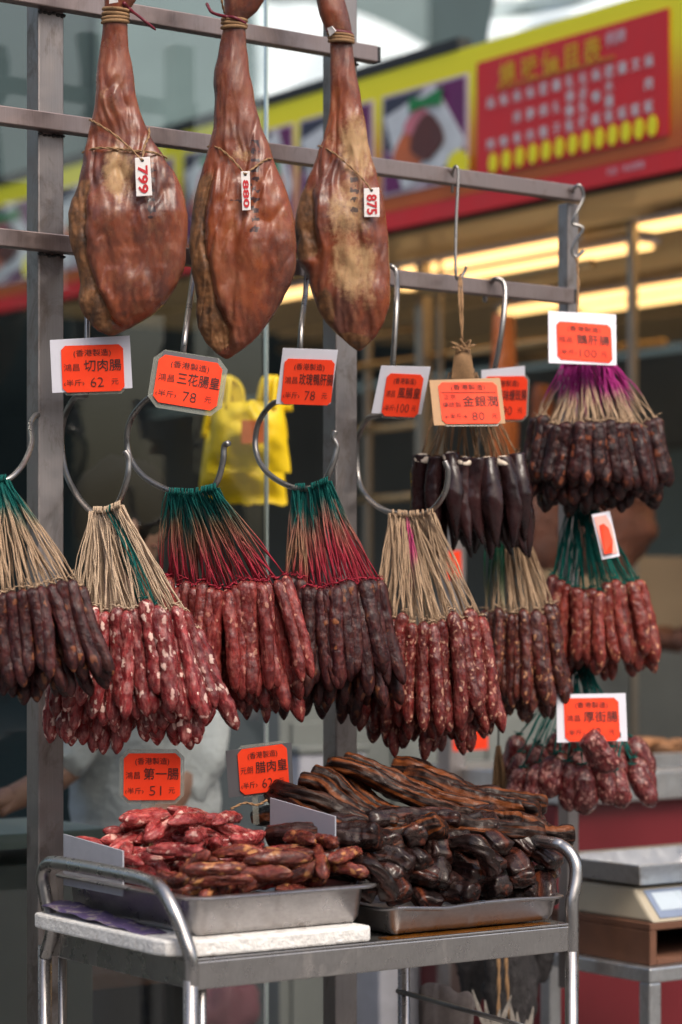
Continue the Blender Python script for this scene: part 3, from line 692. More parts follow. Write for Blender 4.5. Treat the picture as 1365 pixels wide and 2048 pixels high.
# ------------------------------------------------------------------ sausages
def sausage_mesh(name, L, R, mat, seed, bend=.05, lump=.10, shrivel=.08, taper=.55, nR=46, nA=20, flat_top=False, ends=(.09, .2)):
    vs = []; q = seed * 7.31
    bx, by = math.cos(q) * bend * L, math.sin(q) * bend * L
    for j in range(nR):
        t = j / (nR - 1)
        if flat_top:
            pr = (.92 + .15 * math.sin(t * 3)) * (1 - max(0, (t - .45) / .55) ** 1.6 * .85)
        else:
            a = min(1, t / ends[0]); b = min(1, (1 - t) / ends[1])
            pr = math.sqrt(max(0, 1 - (1 - a) ** 2)) * max(.0, 1 - (1 - b) ** 2.1) ** .62
            pr = max(pr, .16 if t < .5 else .13)
        z = -t * L; cx = bx * math.sin(math.pi * t); cy = by * math.sin(math.pi * t)
        for i in range(nA):
            th = 2 * math.pi * i / nA; k = Vector((math.cos(th), math.sin(th), 0))
            u = Vector((k.x * R, k.y * R, z))
            d = noise.noise(u * (.65 / R) + Vector((q, q, q))) * lump + noise.noise(Vector((k.x * 2.2, k.y * 2.2, z / R * .22)) + Vector((q, 0, q))) * shrivel + noise.noise(u * (1.6 / R) + Vector((0, q, 0))) * lump * .6 - max(0, 1 - abs(noise.noise(Vector((k.x * 2.6 + q, k.y * 2.6, z / R * .3)))) * 6) * shrivel * .5
            vs.append((cx + k.x * R * pr * (1 + d * 1.5), cy + k.y * R * pr * (1 + d * 1.5), z + noise.noise(Vector((q, t * 3, 2))) * .002))
    fs = [(j * nA + i, (j + 1) * nA + i, (j + 1) * nA + (i + 1) % nA, j * nA + (i + 1) % nA) for j in range(nR - 1) for i in range(nA)]
    fs += [tuple(range(nA)), tuple(range((nR - 1) * nA, nR * nA))[::-1]]
    me = bpy.data.meshes.new(name); me.from_pydata(vs, [], fs)
    me.polygons.foreach_set('use_smooth', [True] * len(fs)); me.materials.append(M[mat]); me.update()
    return me
def put(me, name, pos, down, spin, sc, parent=None):
    o = bpy.data.objects.new(name, me); COL.objects.link(o)
    q = Vector((0, 0, -1)).rotation_difference(Vector(down).normalized()) @ Quaternion((0, 0, 1), spin)
    m = Matrix.LocRotScale(Vector(pos), q, Vector((sc if isinstance(sc, (tuple, list, Vector)) else (sc, sc, sc))))
    if parent: o.parent = parent; o.matrix_parent_inverse = wm(parent).inverted()
    o.location = m.to_translation(); o.rotation_mode = 'QUATERNION'; o.rotation_quaternion = q
    o.scale = m.to_scale(); W[o.name] = m
    return o
C_TEAL = (.004, .085, .075); C_TAN = (.42, .29, .19); C_RED = (.33, .025, .045); C_BRN = (.23, .14, .08); C_MAG = (.42, .03, .22); C_PALE = (.50, .37, .26)
def grad(stops, t):
    for (a, ca), (b, cb) in zip(stops, stops[1:]):
        if t <= b:
            f = (t - a) / max(1e-6, b - a); return tuple(x + (y - x) * f for x, y in zip(ca, cb))
    return stops[-1][1]
def string_obj(A, B, r, stops, par, loop=.006, sag=.004, knot=True):
    m = MB(); A = Vector(A); B = Vector(B); n = 9; L = (B - A).length
    A0 = [rnd(-.007, .007) for _ in range(3)]; j1, j2 = Vector((rnd(-1, 1), rnd(-1, 1), 0)) * sag, rnd(-.12, .12)
    for s in (-1, 0, 1):
        pts = []; cs = []
        off = Vector((rnd(-1, 1), rnd(-.6, .6), 0)) * .006 * (s or rnd(-1, 1))
        for i in range(n):
            t = i / (n - 1); p = A.lerp(B, t) + Vector((A0[s + 1], 0, 0)) * (1 - t) + j1 * math.sin(math.pi * t) + off * math.sin(math.pi * min(1, t * 1.05)) + Vector((rnd(-1, 1), rnd(-1, 1), 0)) * .0016
            pts.append(p); c = grad(stops, min(1, max(0, t + j2))); cs.append(tuple(x * (1 + .1 * s) for x in c))
        m.tube(pts, [r * rnd(.85, 1.2) for _ in pts], 5, cs)
    c = grad(stops, 1)
    if knot:
        m.tube([B + Vector((math.cos(q), math.sin(q), 0)) * loop + Vector((0, 0, rnd(-.002, .002))) for q in np.linspace(0, 6.3, 9)], r * 1.25, 5, c)
        for _ in range(3):
            d = Vector((rnd(-1, 1), rnd(-1.2, .3), rnd(-.2, .9))).normalized()
            m.tube([B, B + d * .007, B + d * rnd(.010, .018) + Z * -.003], r * .8, 4, c)
    # little wrap over the hook
    c0 = stops[0][1]
    m.tube([A + Vector((0, -.008 * math.cos(q), .008 * math.sin(q) - .001)) for q in np.linspace(-.4, 3.6, 7)], r * 1.2, 5, c0)
    return m.build('string', M['string'], par, smooth=True, color=True)
def bunch(label, hookpts, cx, hw, ytop, L, R, d0, rows, mat, colors, group=None, tilt=.30, name='sausage_bunch', cat='sausage bunch', kind='sausage', lump=.10, shrivel=.08, bend=.032, bulge=18, rdep=.075, skew=0, flat=False, var=8, jit=12, fat=.84, more=1.55, ends=(.09, .2)):
    """rows: (count, extra y in px, ring radius 0..1, half width factor)"""
    k = d0 / FP; hx = sum(h[0] for h in hookpts) / len(hookpts); hy = min(h[1] for h in hookpts)
    t = thing(name, label, cat, P(hx, hy, d0), group)
    R *= fat
    mesh = [sausage_mesh(kind, L * k, R * k, mat, random.random() * 9, bend, lump, shrivel, flat_top=flat, ends=ends) for _ in range(var)]
    for (n, ey, ring, wf) in rows:
        n = round(n * more)
        for i in range(n):
            fx = ((i + .5) / n * 2 - 1) * wf + rnd(-.3, .3) / n
            px = cx + fx * hw; py = ytop + ey + bulge * (fx ** 2) * -1 + rnd(-jit, jit)
            d = d0 - rdep * ring * math.sqrt(max(0, 1 - min(1, abs(fx)) ** 2)) + (0.02 if ring < 0 else 0) + rnd(-.006, .006)
            top = P(px, py, d)
            ti = tilt * (fx + skew) + rnd(-.08, .08)
            dn = Vector((math.sin(ti), -.10 * ring + rnd(-.06, .04), -math.cos(ti)))
            s = rnd(.90, 1.10); rs = rnd(.86, 1.12)
            o = put(random.choice(mesh), kind, top, dn, rnd(0, 6.28), (rs * rnd(.93, 1.07), rs * rnd(.93, 1.07), s), t)
            u = (fx / max(.01, wf) + 1) / 2 * (len(hookpts) - 1); a = min(int(u), len(hookpts) - 2); f = min(1, max(0, u - a + rnd(-.5, .5)))
            h0, h1 = hookpts[a], hookpts[a + 1]
            A = P(h0[0] + (h1[0] - h0[0]) * f, h0[1] + (h1[1] - h0[1]) * f, (h0[2] + (h1[2] - h0[2]) * f if len(h0) > 2 else d0) - .004 + rnd(-.006, .006))
            st_ = colors(fx) if callable(colors) else colors
            string_obj(A, top + Z * .002, .00088 + .0003 * random.random(), st_, o, loop=R * k * .34)
            if flat and (ring == 1 and i % 3 != 1 or ring < .2):
                MB().ell(top + Vector((0, -R * k * rs * .55, -.006)), R * k * rs * .80, R * k * rs * .62, .005, 14, 6, ax=(Vector((1, 0, 0)), Vector((0, .5, .86)), Vector((0, -.86, .5))), wob=.3, seed=i).build('fat_core', M['fatcore'], o, smooth=True)
    return t
G1 = 'bunches of sausages hanging on strings'
bunch('dark sausage bunch with teal topped strings, cut by the picture edge beside the tall post', [(-40, 960, 3.9), (0, 960, 3.9), (12, 958, 3.9)], 35, 135, 1178, 185, 18, 3.88,
      [(9, -2, 1, 1), (8, 22, .6, .9), (7, 36, .1, .95)], 's_dark', lambda f: [(0, C_TEAL), (.32, C_TEAL), (.42, C_TAN), (1, C_TAN)], G1, tilt=.28, skew=.35, bend=.04)
bunch('fat sausage bunch with big white fat pieces on undyed strings', [(188, 1022, 4.03), (212, 1022, 4.0), (240, 1010, 3.98)], 262, 118, 1214, 206, 20, 4.0,
      [(8, -4, 1, 1), (9, 26, .72, .95), (9, 52, .4, 1), (7, 40, 0, 1.2), (7, 70, .2, .9)], 's_fatty', lambda f: [(0, C_PALE), (1, C_PALE)] if not .22 < f < .42 else [(0, C_TEAL), (1, C_TEAL)], G1, tilt=.24, skew=.30, lump=.13, bend=.03, bulge=-4)
bunch('red sausage bunch with strings dyed teal at the top and red below', [(340, 984, 4.09), (385, 986, 4.06), (432, 975, 4.04)], 446, 130, 1184, 215, 17.5, 4.15,
      [(10, -12, 1, 1), (9, 14, .6, 1), (9, 40, .2, .95), (7, 30, -.4, .9)], 's_red', lambda f: [(0, C_TEAL), (.26, C_TEAL), (.36, C_BRN), (.55, (.30, .10, .08)), (.75, C_RED), (1, C_RED)], G1, tilt=.17, skew=.30, shrivel=.1)
bunch('dark brown sausage bunch in front of the second post, strings teal and red', [(592, 976, 4.27), (625, 974, 4.23), (655, 962, 4.2)], 664, 100, 1180, 208, 17.5, 4.24,
      [(9, -8, 1, 1), (9, 12, .6, 1), (8, 30, .2, 1), (7, 40, -.4, .9)], 's_dark', lambda f: [(0, C_TEAL), (.28, C_TEAL), (.4, (.33, .14, .10)), (.7, C_RED if f > -.4 else C_BRN), (1, C_RED)], G1, tilt=.16, skew=.40, shrivel=.1)
bunch('red spotted sausage bunch on tan strings hanging below the dark livers', [(785, 1027, 4.4), (820, 1030, 4.38), (865, 1025, 4.35)], 856, 114, 1242, 220, 18, 4.36,
      [(8, -6, 1, 1), (8, 12, .6, 1), (9, 38, .3, .95), (8, 24, -.4, .95)], 's_mid', lambda f: [(0, C_TAN), (1, C_TAN)] if not -.15 < f < .02 else [(0, C_TAN), (.15, (.5, .05, .18)), (.45, (.5, .05, .18)), (.6, C_TAN), (1, C_TAN)], G1, tilt=.12, skew=.30)
bunch('brownish red sausage bunch between the spotted bunch and the teal stringed one', [(985, 1020, 4.66), (1015, 1022, 4.63), (1030, 1015, 4.6)], 1040, 72, 1232, 180, 16, 4.58,
      [(8, -6, 1, 1), (8, 12, .5, 1), (7, 26, .1, .9)], 's_brown', lambda f: [(0, C_BRN), (1, C_TAN)] if f > -.35 else [(0, C_TEAL), (.5, (.01, .12, .06)), (1, C_TAN)], G1, tilt=.15, skew=.2)
bunch('dull red sausage bunch with all teal strings under the dark cluster', [(1145, 985, 4.74), (1160, 985, 4.74), (1172, 985, 4.74)], 1190, 92, 1180, 158, 17, 4.72,
      [(8, -8, 1, 1), (8, 8, .5, 1), (7, 24, .1, .95)], 's_orange', [(0, C_TEAL), (1, (.006, .12, .095))], G1, tilt=.19, skew=.12)
bunch('short dark liver sausage bunch on magenta tipped strings below the goose liver card', [(1130, 730, 4.72), (1175, 722, 4.71), (1225, 730, 4.70)], 1192, 125, 858, 128, 18.5, 4.70,
      [(11, -10, 1, 1), (11, 14, .7, .95), (9, 30, .35, .9), (6, 34, 0, .8)], 's_liver', lambda f: [(0, C_MAG), (.44, C_MAG), (.62, C_TAN), (1, C_TAN)], G1, tilt=.26, bulge=10, rdep=.11)
bunch('bunch of glossy black cured livers with white fat at the cut tops', [(905, 745, 4.5), (928, 735, 4.48), (948, 745, 4.5)], 940, 104, 918, 172, 22, 4.52,
      [(6, -4, 1, 1), (6, 14, .5, 1), (5, 26, 0, .9)], 'liver', lambda f: [(0, C_BRN), (1, C_BRN)], None, tilt=.10, skew=.7, jit=6, fat=.9, more=1.4, name='liver_bunch', cat='liver bunch', kind='cured_liver', flat=True, bend=.07, lump=.05, shrivel=.12, bulge=2, rdep=.08)
bunch('cluster of chunky round red sausages on teal strings behind the thick street card', [(1130, 1340, 4.72), (1150, 1330, 4.7), (1180, 1345, 4.68)], 1152, 128, 1488, 92, 25, 4.70,
      [(5, -14, -.5, 1), (5, 10, .5, 1), (6, 32, 1.2, .98)], 's_chunk', [(0, C_TEAL), (1, (.006, .10, .085))], G1, tilt=.36, lump=.12, ends=(.34, .34), fat=.95, more=1.4, jit=12, bulge=-10, skew=.2)
# one chunky sausage sticks up in front of the thick street card
_jm = sausage_mesh('sausage', 95 * 4.55 / FP, 24 * 4.55 / FP, 's_chunk', 4.4, .05, .2)
_jo = put(_jm, 'chunky_sausage', P(1172, 1470, 4.50), P(1228, 1540, 4.52) - P(1172, 1470, 4.50), 1.0, 1)
tag(_jo, 'chunky red sausage tilting up over the lower edge of the thick street card', 'sausage')
string_obj(P(1240, 1470, 4.56), P(1230, 1538, 4.53), .0014, [(0, C_TEAL), (1, C_TEAL)], _jo)
# the twine bundle that carries the livers
t = thing('twine_bundle', 'knotted brown twine bundle hanging from the straight wire hook', 'twine', P(925, 560, 4.52))
for s in (-3, 3): cord([P(921 + s * .4, 550, rd(921) - .03), P(922 + s, 600, 4.5), P(925, 680, 4.48)], .0022, t, 'cord')
for i in range(16):
    f = i / 15 * 2 - 1
    MB().tube(spline([P(926 + f * 8, 690, 4.48), P(926 + f * 16, 715, 4.47 - .01 * (1 - f * f)), P(926 + f * 22, 765, 4.465)], 5), .0017, 5).build('cord', M['twine'], t, smooth=True)
for i in range(7):
    a = i * .9; MB().tube(spline([P(926, 692, 4.47), P(926 + 24 * math.cos(a), 690 + 12 * math.sin(a), 4.46), P(926 + 10 * math.cos(a + 1), 696, 4.46)], 5), .0018, 5).build('knot', M['twine'], t, smooth=True)
cord_ = cord([P(1154, 512, rd(1155) - .012), P(1157, 560, 4.75), P(1155, 628, 4.7)], .0028, None, 'cord'); tag(cord_, 'short brown cord holding the goose liver card on the wiggly hook', 'cord')

# ------------------------------------------------------------------ price cards
def onplane(px, py, O, n):
    r = P(px, py, 1) - Vector((0, 0, H)); c = Vector((0, 0, H))
    return c + r * ((O - c).dot(n) / r.dot(n))
def card(label, d, TL, TR, BL, back, backmat, lines, lam=0, cut=.09, stick=None, grp='orange price cards'):
    k = d / FP
    a2 = Vector(((TR[0] - TL[0]) * k, -(TR[1] - TL[1]) * k)); b2 = Vector(((BL[0] - TL[0]) * k, -(BL[1] - TL[1]) * k))
    dt = a2.dot(b2); q = math.sqrt(abs(dt)); du, dv = q, (-q if dt > 0 else q)
    O = P(*TL, d)
    a = Vector((a2.x, du, a2.y)); b = Vector((b2.x, dv, b2.y)); n = -(a.cross(b)).normalized()
    if n.y > 0: n = -n
    t = thing('price_card', label, 'price card', O + b + a * .5, grp)
    if back:
        bp = [onplane(x, y, O, n) - n * .0016 for x, y in back]
        MB().slab(bp[::-1], .0012).build('backing', M[backmat], t)
    ar = a.length / b.length
    def octo(e, c):
        cx = c / ar
        return [O + a * x + b * y for x, y in ((cx - e / ar, -e), (1 - cx + e / ar, -e), (1 + e / ar, c - e), (1 + e / ar, 1 - c + e), (1 - cx + e / ar, 1 + e), (cx - e / ar, 1 + e), (-e / ar, 1 - c + e), (-e / ar, c - e))]
    MB().slab([p + n * .0003 for p in octo(0, cut)][::-1], .0008).build('orange_paper', M['orange'], t)
    if lam:
        pts = octo(lam, cut + lam * .8)
        MB().slab([p - n * .0024 for p in pts][::-1], .0004).build('laminate', M['lam'], t)
    if stick:
        MB().slab([onplane(x, y, O, n) - n * .003 for x, y in stick][::-1], .002).build('stick', M['lam'], t)
    m = MB()
    for (s, x, y, h, wf, bo) in lines:
        write(m, s, O, a, b, x, y, h, wf, bo, off=.0012)
    m.build('lettering', M['black'], t)
    return t, O, a, b, n
def std(small, big, price, bw=.60, bx=.66):
    return [('(香港製造)', .5, .165, .155, .60, 0), (small, .16, .47, .17, .25, -.004), (big, bx, .44, .27, bw, .006), ('‹半斤›', .19, .80, .15, .33, 0), (price, .56, .79, .30, .10 * len(price) + .01, -.012), ('元', .85, .79, .15, .11, -.004)]
card('white backed orange card priced 62 beside the tall post under the first ham', 4.035, (122, 692), (245.3, 687), (124.8, 784.4), [(100, 680), (260, 671), (265.5, 776), (105, 786)], 'white', std('鴻昌', '切肉腸', '62'), lam=.06)
card('tilted orange card reading three-flower sausage priced 78 in a clear sleeve', 4.04, (319.7, 707.3), (446.4, 726.8), (305.8, 803.4), [(327, 701), (437, 717), (436, 728), (325, 712)], 'greycard', std('鴻昌', '三花腸皇', '78', .66), lam=.11, cut=.12)
card('white backed orange card priced 78 over the second post, under the mouldy ham', 4.25, (570.4, 716.9), (670.8, 717.4), (561.2, 805.3), [(566.9, 696.4), (677, 700.4), (662, 808.6), (553, 808.3)], 'white', std('鴻昌', '玫瑰鴨肝腸', '78', .68), lam=.0, cut=.08)
card('white backed orange card reading wind sausage priced 100, next to the kraft backed card', 4.38, (775.4, 746.3), (850, 746.7), (762.9, 829.4), [(763.7, 731.8), (862.5, 734.3), (844, 829), (744.2, 827)], 'white', std('鴻昌', '風腸皇', '100', .60), lam=.06)
t, O, a, b, n = card('kraft backed orange card priced 80 in front of the liver bunch', 4.40, (876.4, 764.7), (995, 761.8), (884.6, 849.7), [(859.7, 759.7), (1001, 754.7), (1012, 846), (869, 850)], 'kraft',
     [('(香港製造)', .5, .125, .15, .58, 0), ('正宗', .17, .36, .14, .2, -.004), ('傳統製', .19, .55, .14, .32, -.004), ('金銀潤', .68, .47, .28, .60, .004), ('←半斤→', .24, .83, .15, .38, 0), ('80', .62, .82, .28, .21, -.012), ('元', .9, .82, .13, .10, -.004)], lam=.05)
MB().box(O + a * .03 + b * .245 + n * .001, a * .94, b * .012, n * .0004).build('ruled_line', M['black'], t)
card('orange card with white top strip, mostly hidden behind the kraft backed card', 4.56, (968, 753), (1057.5, 750), (966, 838), [(963.7, 740.7), (1050.7, 731.9), (1051, 758), (964, 762)], 'white', std('鴻昌', '風味蠔豉腸', '90', .66), lam=.06)
card('white backed orange card reading goose liver sausage priced 100, over magenta strings', 4.62, (1112.9, 641.9), (1225, 647.5), (1113.7, 720.7), [(1097.6, 621.4), (1233, 628.4), (1234, 730), (1098.5, 725.1)], 'white', std('極品', '鵝肝腸', '100', .60))
card('clear sleeved orange card priced 51 standing behind the bright red sausages', 3.99, (248.4, 1506.9), (360.9, 1507.4), (246.3, 1601.5), None, None, std('鴻昌', '第一腸', '51', .62), lam=.085, cut=.11, stick=[(284, 1600), (311, 1600), (310, 1660), (281, 1660)])
card('dark backed orange card priced 62 standing by the smoked pork', 4.05, (474.8, 1499.8), (572.9, 1488.4), (480.7, 1592.5), [(452.3, 1502.5), (583.8, 1484.9), (588, 1582), (458.3, 1596)], 'greycard', std('元朗', '腊肉皇', '62', .64), lam=.07, cut=.10, stick=[(505, 1590), (517, 1588), (520, 1650), (508, 1650)])
card('white backed orange card reading thick street sausage priced 62 above chunky sausages', 4.55, (1127.6, 1396.6), (1238.6, 1395.6), (1130, 1482.5), [(1114, 1388.5), (1252, 1386), (1256, 1482), (1114.9, 1485)], 'white', std('鴻昌', '厚街腸', '62', .62), cut=.1)
t = thing('price_card', 'small tilted pinkish card with a plain orange oval on the teal strings', 'price card', P(1205, 1119, 4.6), 'orange price cards')
M['pinkcard'] = plain('card_pink', (.80, .36, .31), .5, var=.06)
MB().slab([P(1184, 1029, 4.6), P(1205, 1119, 4.58), P(1240, 1112, 4.6), P(1220, 1022, 4.62)], .0012).build('backing', M['white'], t)
MB().slab([P(1189, 1034, 4.598), P(1208, 1110, 4.578), P(1236, 1106, 4.598), P(1219, 1029, 4.618)], .001).build('pink_paper', M['pinkcard'], t)
MB().slab([P(1200, 1050, 4.594), P(1210, 1108, 4.575), P(1226, 1105, 4.588), P(1226, 1080, 4.592), P(1218, 1056, 4.6), P(1208, 1047, 4.6)], .001).build('orange_oval', M['orange'], t)
for (x0, y0, x1, y1, d, lab) in ((905, 1438, 975, 1503, 5.6, 'blurred plain orange card low behind the spotted sausage bunch'), (893, 1105, 922, 1160, 5.6, 'blurred orange card peeping out under the black livers'), (812, 780, 850, 900, 7.0, None)):
    if lab: tag(MB().slab([P(x0, y0, d), P(x0 + 2, y1, d), P(x1 + 2, y1 - 5, d), P(x1, y0 - 5, d)], .002).build('price_card', M['orange']), lab, 'price card', 'orange price cards')

# ------------------------------------------------------------------ trolley
TL_, TW = .735, .46
tz = thing('steel_trolley', 'worn stainless steel trolley with tube handles carrying the trays of cured meat', 'trolley', T(TL_ / 2, TW / 2, -(H - .5166)))
MB().box(T(0, 0, -.004), TU * TL_, TV * TW, Z * .004).build('table_top', M['trolley'], tz, bevel=.001)
for (o, a_, b_) in ((T(.004, 0, -.0465), TU * (TL_ - .008), TV * .012), (T(.004, TW - .012, -.0465), TU * (TL_ - .008), TV * .012), (T(0, .0125, -.0465), TU * .012, TV * (TW - .025)), (T(TL_ - .012, .0125, -.0465), TU * .012, TV * (TW - .025))):
    MB().box(o, a_, b_, Z * .042).build('apron', M['trolley'], tz, bevel=.002)
zf = -(H - .5166)
for (u, v) in ((TL_ + .004, .004), (TL_ - .01, TW - .004), (-.006, TW - .002), (-.006, -.002)):
    MB().tube([T(u, v, zf), T(u, v, -.047 if u > .5 else -.03)], .0115, 14).build('leg', M['trolley'], tz, smooth=True)
for (u, v) in ((.022, .012), (.02, TW - .014)):
    MB().tube([T(u, v, zf + .05), T(u, v, -.047)], .007, 10).build('brace', M['trolley'], tz, smooth=True)
hp = lambda pts: spline([T(*p) for p in pts], 8)
MB().tube(hp([(-.006, -.002, -.05), (-.006, -.002, .0), (-.010, .012, .035), (-.016, .03, .07), (-.018, .06, .098), (-.018, .10, .109), (-.018, .2, .112), (-.018, .38, .112), (-.018, .425, .106), (-.017, .445, .085), (-.014, .44, .05), (-.008, .43, 0), (-.006, TW - .002, -.05)]), .0112, 14).build('handle', M['trolley'], tz, smooth=True)
MB().tube(hp([(TL_ + .004, .004, -.05), (TL_ + .004, .004, .0), (TL_ + .006, .006, .035), (TL_ + .018, .010, .07), (TL_ + .022, .018, .10), (TL_ + .016, .04, .122), (TL_ + .008, .09, .128), (TL_ + .006, .36, .128), (TL_ + .002, .43, .1), (TL_ - .01, TW - .004, -.02)]), .0112, 14).build('handle', M['trolley'], tz, smooth=True)
# shelf wires low on the trolley
tb = MB().tube([T(TL_ - .02, TW + .002, -.33 + .16), T(TL_ + .03, .1, -.36 + .16)], .005, 8).build('towel_bar', M['hook'], tz, smooth=True)
# polystyrene sheet
out = [(.014, .004), (.12, -.003), (.322, -.002), (.326, .004), (.326, .30), (.30, .452), (-.012, .455), (-.030, .45), (-.034, .42), (-.034, .06), (-.028, .034), (-.006, .022)]
vs = [T(u, v, .002) for u, v in out] + [T(u, v, .0265) for u, v in out]
n_ = len(out); fm = MB().add(vs, [tuple(range(n_))[::-1], tuple(range(n_, 2 * n_))] + [(i, (i + 1) % n_, (i + 1) % n_ + n_, i + n_) for i in range(n_)])
fo = fm.build('polystyrene_sheet', M['foam'], bevel=.004); tag(fo, 'grubby white polystyrene sheet under the deep tray', 'polystyrene sheet')
# newspaper
nvs = []; nf = []
for j in range(5):
    for i in range(16):
        u = -.026 + j * .011; v = .43 - i * .022; nvs.append(T(u, v, .0275 + .012 * (1 - i / 15) + .008 * j / 4 * (1 - i / 15) + .002 * math.sin(i * 1.7 + j)))
nf = [(j * 16 + i, j * 16 + i + 1, (j + 1) * 16 + i + 1, (j + 1) * 16 + i) for j in range(4) for i in range(15)]
def news():
    k = N('printed_paper'); o = k.obj(); nz = k.noise(k.scale(o, (1, 1, 6)), 35, 3)
    k.set('Base Color', k.ramp(nz, [(.35, (.10, .07, .17)), (.5, (.13, .085, .20)), (.56, (.30, .27, .26)), (.62, (.13, .07, .16))], 'CONSTANT')); k.set('Roughness', .55); return k.m
M['news'] = news()
o = MB().add(nvs, nf).build('newspaper', M['news'], smooth=True); md = o.modifiers.new('solid', 'SOLIDIFY'); md.thickness = .0015
tag(o, 'folded purple printed paper tucked under the deep tray', 'newspaper')
def tray(label, u0, u1, v0, v1, zb, h, lip, rad, dent=0):
    def ring(out_, z, seed=0):
        pts = []
        a0, a1, b0, b1 = u0 - out_, u1 + out_, v0 - out_, v1 + out_; r = max(.006, rad + out_)
        for (cx, cy, s) in ((a1 - r, b1 - r, 0), (a0 + r, b1 - r, 1), (a0 + r, b0 + r, 2), (a1 - r, b0 + r, 3)):
            for i in range(7):
                q = (s + i / 6) * math.pi / 2; x, y = cx + r * math.cos(q), cy + r * math.sin(q)
                pts.append(T(x, y, z + dent * noise.noise((x * 14, y * 14, 1)) * (1 if z > zb + h * .5 else 0)))
            # points along the straight side
            nx = {0: (a0 + r, b1), 1: (a0, b0 + r), 2: (a1 - r, b0), 3: (a1, b1 - r)}[s]
            st_ = pts[-1]; ex, ey = nx
            c0 = {0: (a1 - r, b1), 1: (a0, b1 - r), 2: (a0 + r, b0), 3: (a1, b0 + r)}[s]
            for f in (.25, .5, .75):
                x, y = c0[0] + (ex - c0[0]) * f, c0[1] + (ey - c0[1]) * f
                pts.append(T(x, y, z + dent * noise.noise((x * 14, y * 14, 1)) * (1 if z > zb + h * .5 else 0)))
        return pts
    prof = [(-.022, zb + .003), (-.012, zb + .004), (-.006, zb + .012), (0, zb + h - .004), (.003, zb + h - .0005), (lip - .002, zb + h), (lip, zb + h - .002), (lip - .001, zb + h - .005), (.006, zb + h - .004), (.002, zb + h - .008), (-.004, zb + .011), (-.011, zb + .001), (-.022, zb)]
    m = MB(); L = [ring(a_, z) for a_, z in prof]; n = len(L[0])
    vs = [p for l in L for p in l]
    fs = [(j * n + i, j * n + (i + 1) % n, (j + 1) * n + (i + 1) % n, (j + 1) * n + i) for j in range(len(L) - 1) for i in range(n)]
    fs += [tuple(range(n)), tuple(range((len(L) - 1) * n, len(L) * n))[::-1]]
    o = m.add(vs, fs).build('steel_tray', M['tray'], smooth=True)
    md = o.modifiers.new('edge', 'EDGE_SPLIT'); md.split_angle = math.radians(50)
    return tag(o, label, 'tray', 'steel trays on the trolley')
tray('deep steel tray on the polystyrene sheet, heaped with loose sausages', .022, .336, .028, .435, .0275, .062, .026, .022)
tray('shallow dented steel tray full of dark smoked pork', .380, .724, .018, .43, .0035, .044, .016, .02, dent=.006)
def divider(label, u, v0, v1, z0, z1, mat, slope=0):
    p = [T(u, v0, z0), T(u, v1, z0), T(u, v1, z1 + slope), T(u, v0, z1)]
    o = MB().slab(p, .003).build('divider_plate', M[mat], bevel=.0006); return tag(o, label, 'divider plate', 'metal plates between the heaps')
def scratched():
    k = N('scratched_enamel'); o = k.obj()
    sc_ = k.noise(k.scale(o, (90, 90, 14)), 3, 8, .8, 1.2)
    k.set('Base Color', k.mix(k.ramp(sc_, [(.60, 0), (.68, .7)]), (.40, .42, .48), (.12, .10, .09))); k.set('Roughness', .5); k.set('Metallic', .2); return k.m
M['scratch'] = scratched()
divider('scratched pale grey plate between the sausages and the smoked pork', .332, .105, .295, .118, .190, 'scratch', .018)
divider('plain grey plate at the handle end of the sausage heap', .016, .235, .43, .070, .142, 'plate', .012)
# spilt sauce on the trolley top
M['sauce'] = plain('brown_sauce', (.16, .055, .006), .2, var=.3, sc=30, coat=.5)
pts = [(.36, .004), (.46, .003), (.56, .004), (.66, .006), (.70, .012), (.70, .03), (.36, .03)]
tag(MB().slab([T(u, v, .0018) for u, v in pts], .001).build('sauce_smear', M['sauce']), 'thin brown sauce smear along the front edge of the trolley top', 'sauce')

# ------------------------------------------------------------------ heaps of loose sausages
def hcap(u, v):
    a_ = .03 + .165 * max(0, 1 - ((u - .165) / .19) ** 2 - ((v - .31) / .25) ** 2) ** .75
    b_ = .108 + .024 * max(0, 1 - ((u - .18) / .2) ** 4) + .03 * max(0, 1 - ((u - .29) / .07) ** 2 - ((v - .09) / .07) ** 2)
    return max(a_, b_, .132 if u < .13 and v > .22 else 0)
S = np.zeros((0, 3)); SR = .0108; placed = []
loose = [sausage_mesh('loose_sausage', .124, .0122, 's_loose', 1.3 + i, .06, .05, .22, nR=44, ends=(.22, .38)) for i in range(6)]
old = [sausage_mesh('wrinkled_sausage', .108, .0117, 's_old', 21.7 + i, .06, .07, .26, nR=44, ends=(.2, .34)) for i in range(6)]
def settle(pts, floor):
    z = floor
    if len(S):
        for p in pts:
            d2 = (S[:, 0] - p[0]) ** 2 + (S[:, 1] - p[1]) ** 2; R2 = (2 * SR) ** 2; ok = d2 < R2
            if ok.any(): z = max(z, float((S[ok, 2] + np.sqrt(R2 - d2[ok])).max()) - p[2])
    return z
fails = 0; cnt = {0: 0, 1: 0}
rng = random.Random(5)
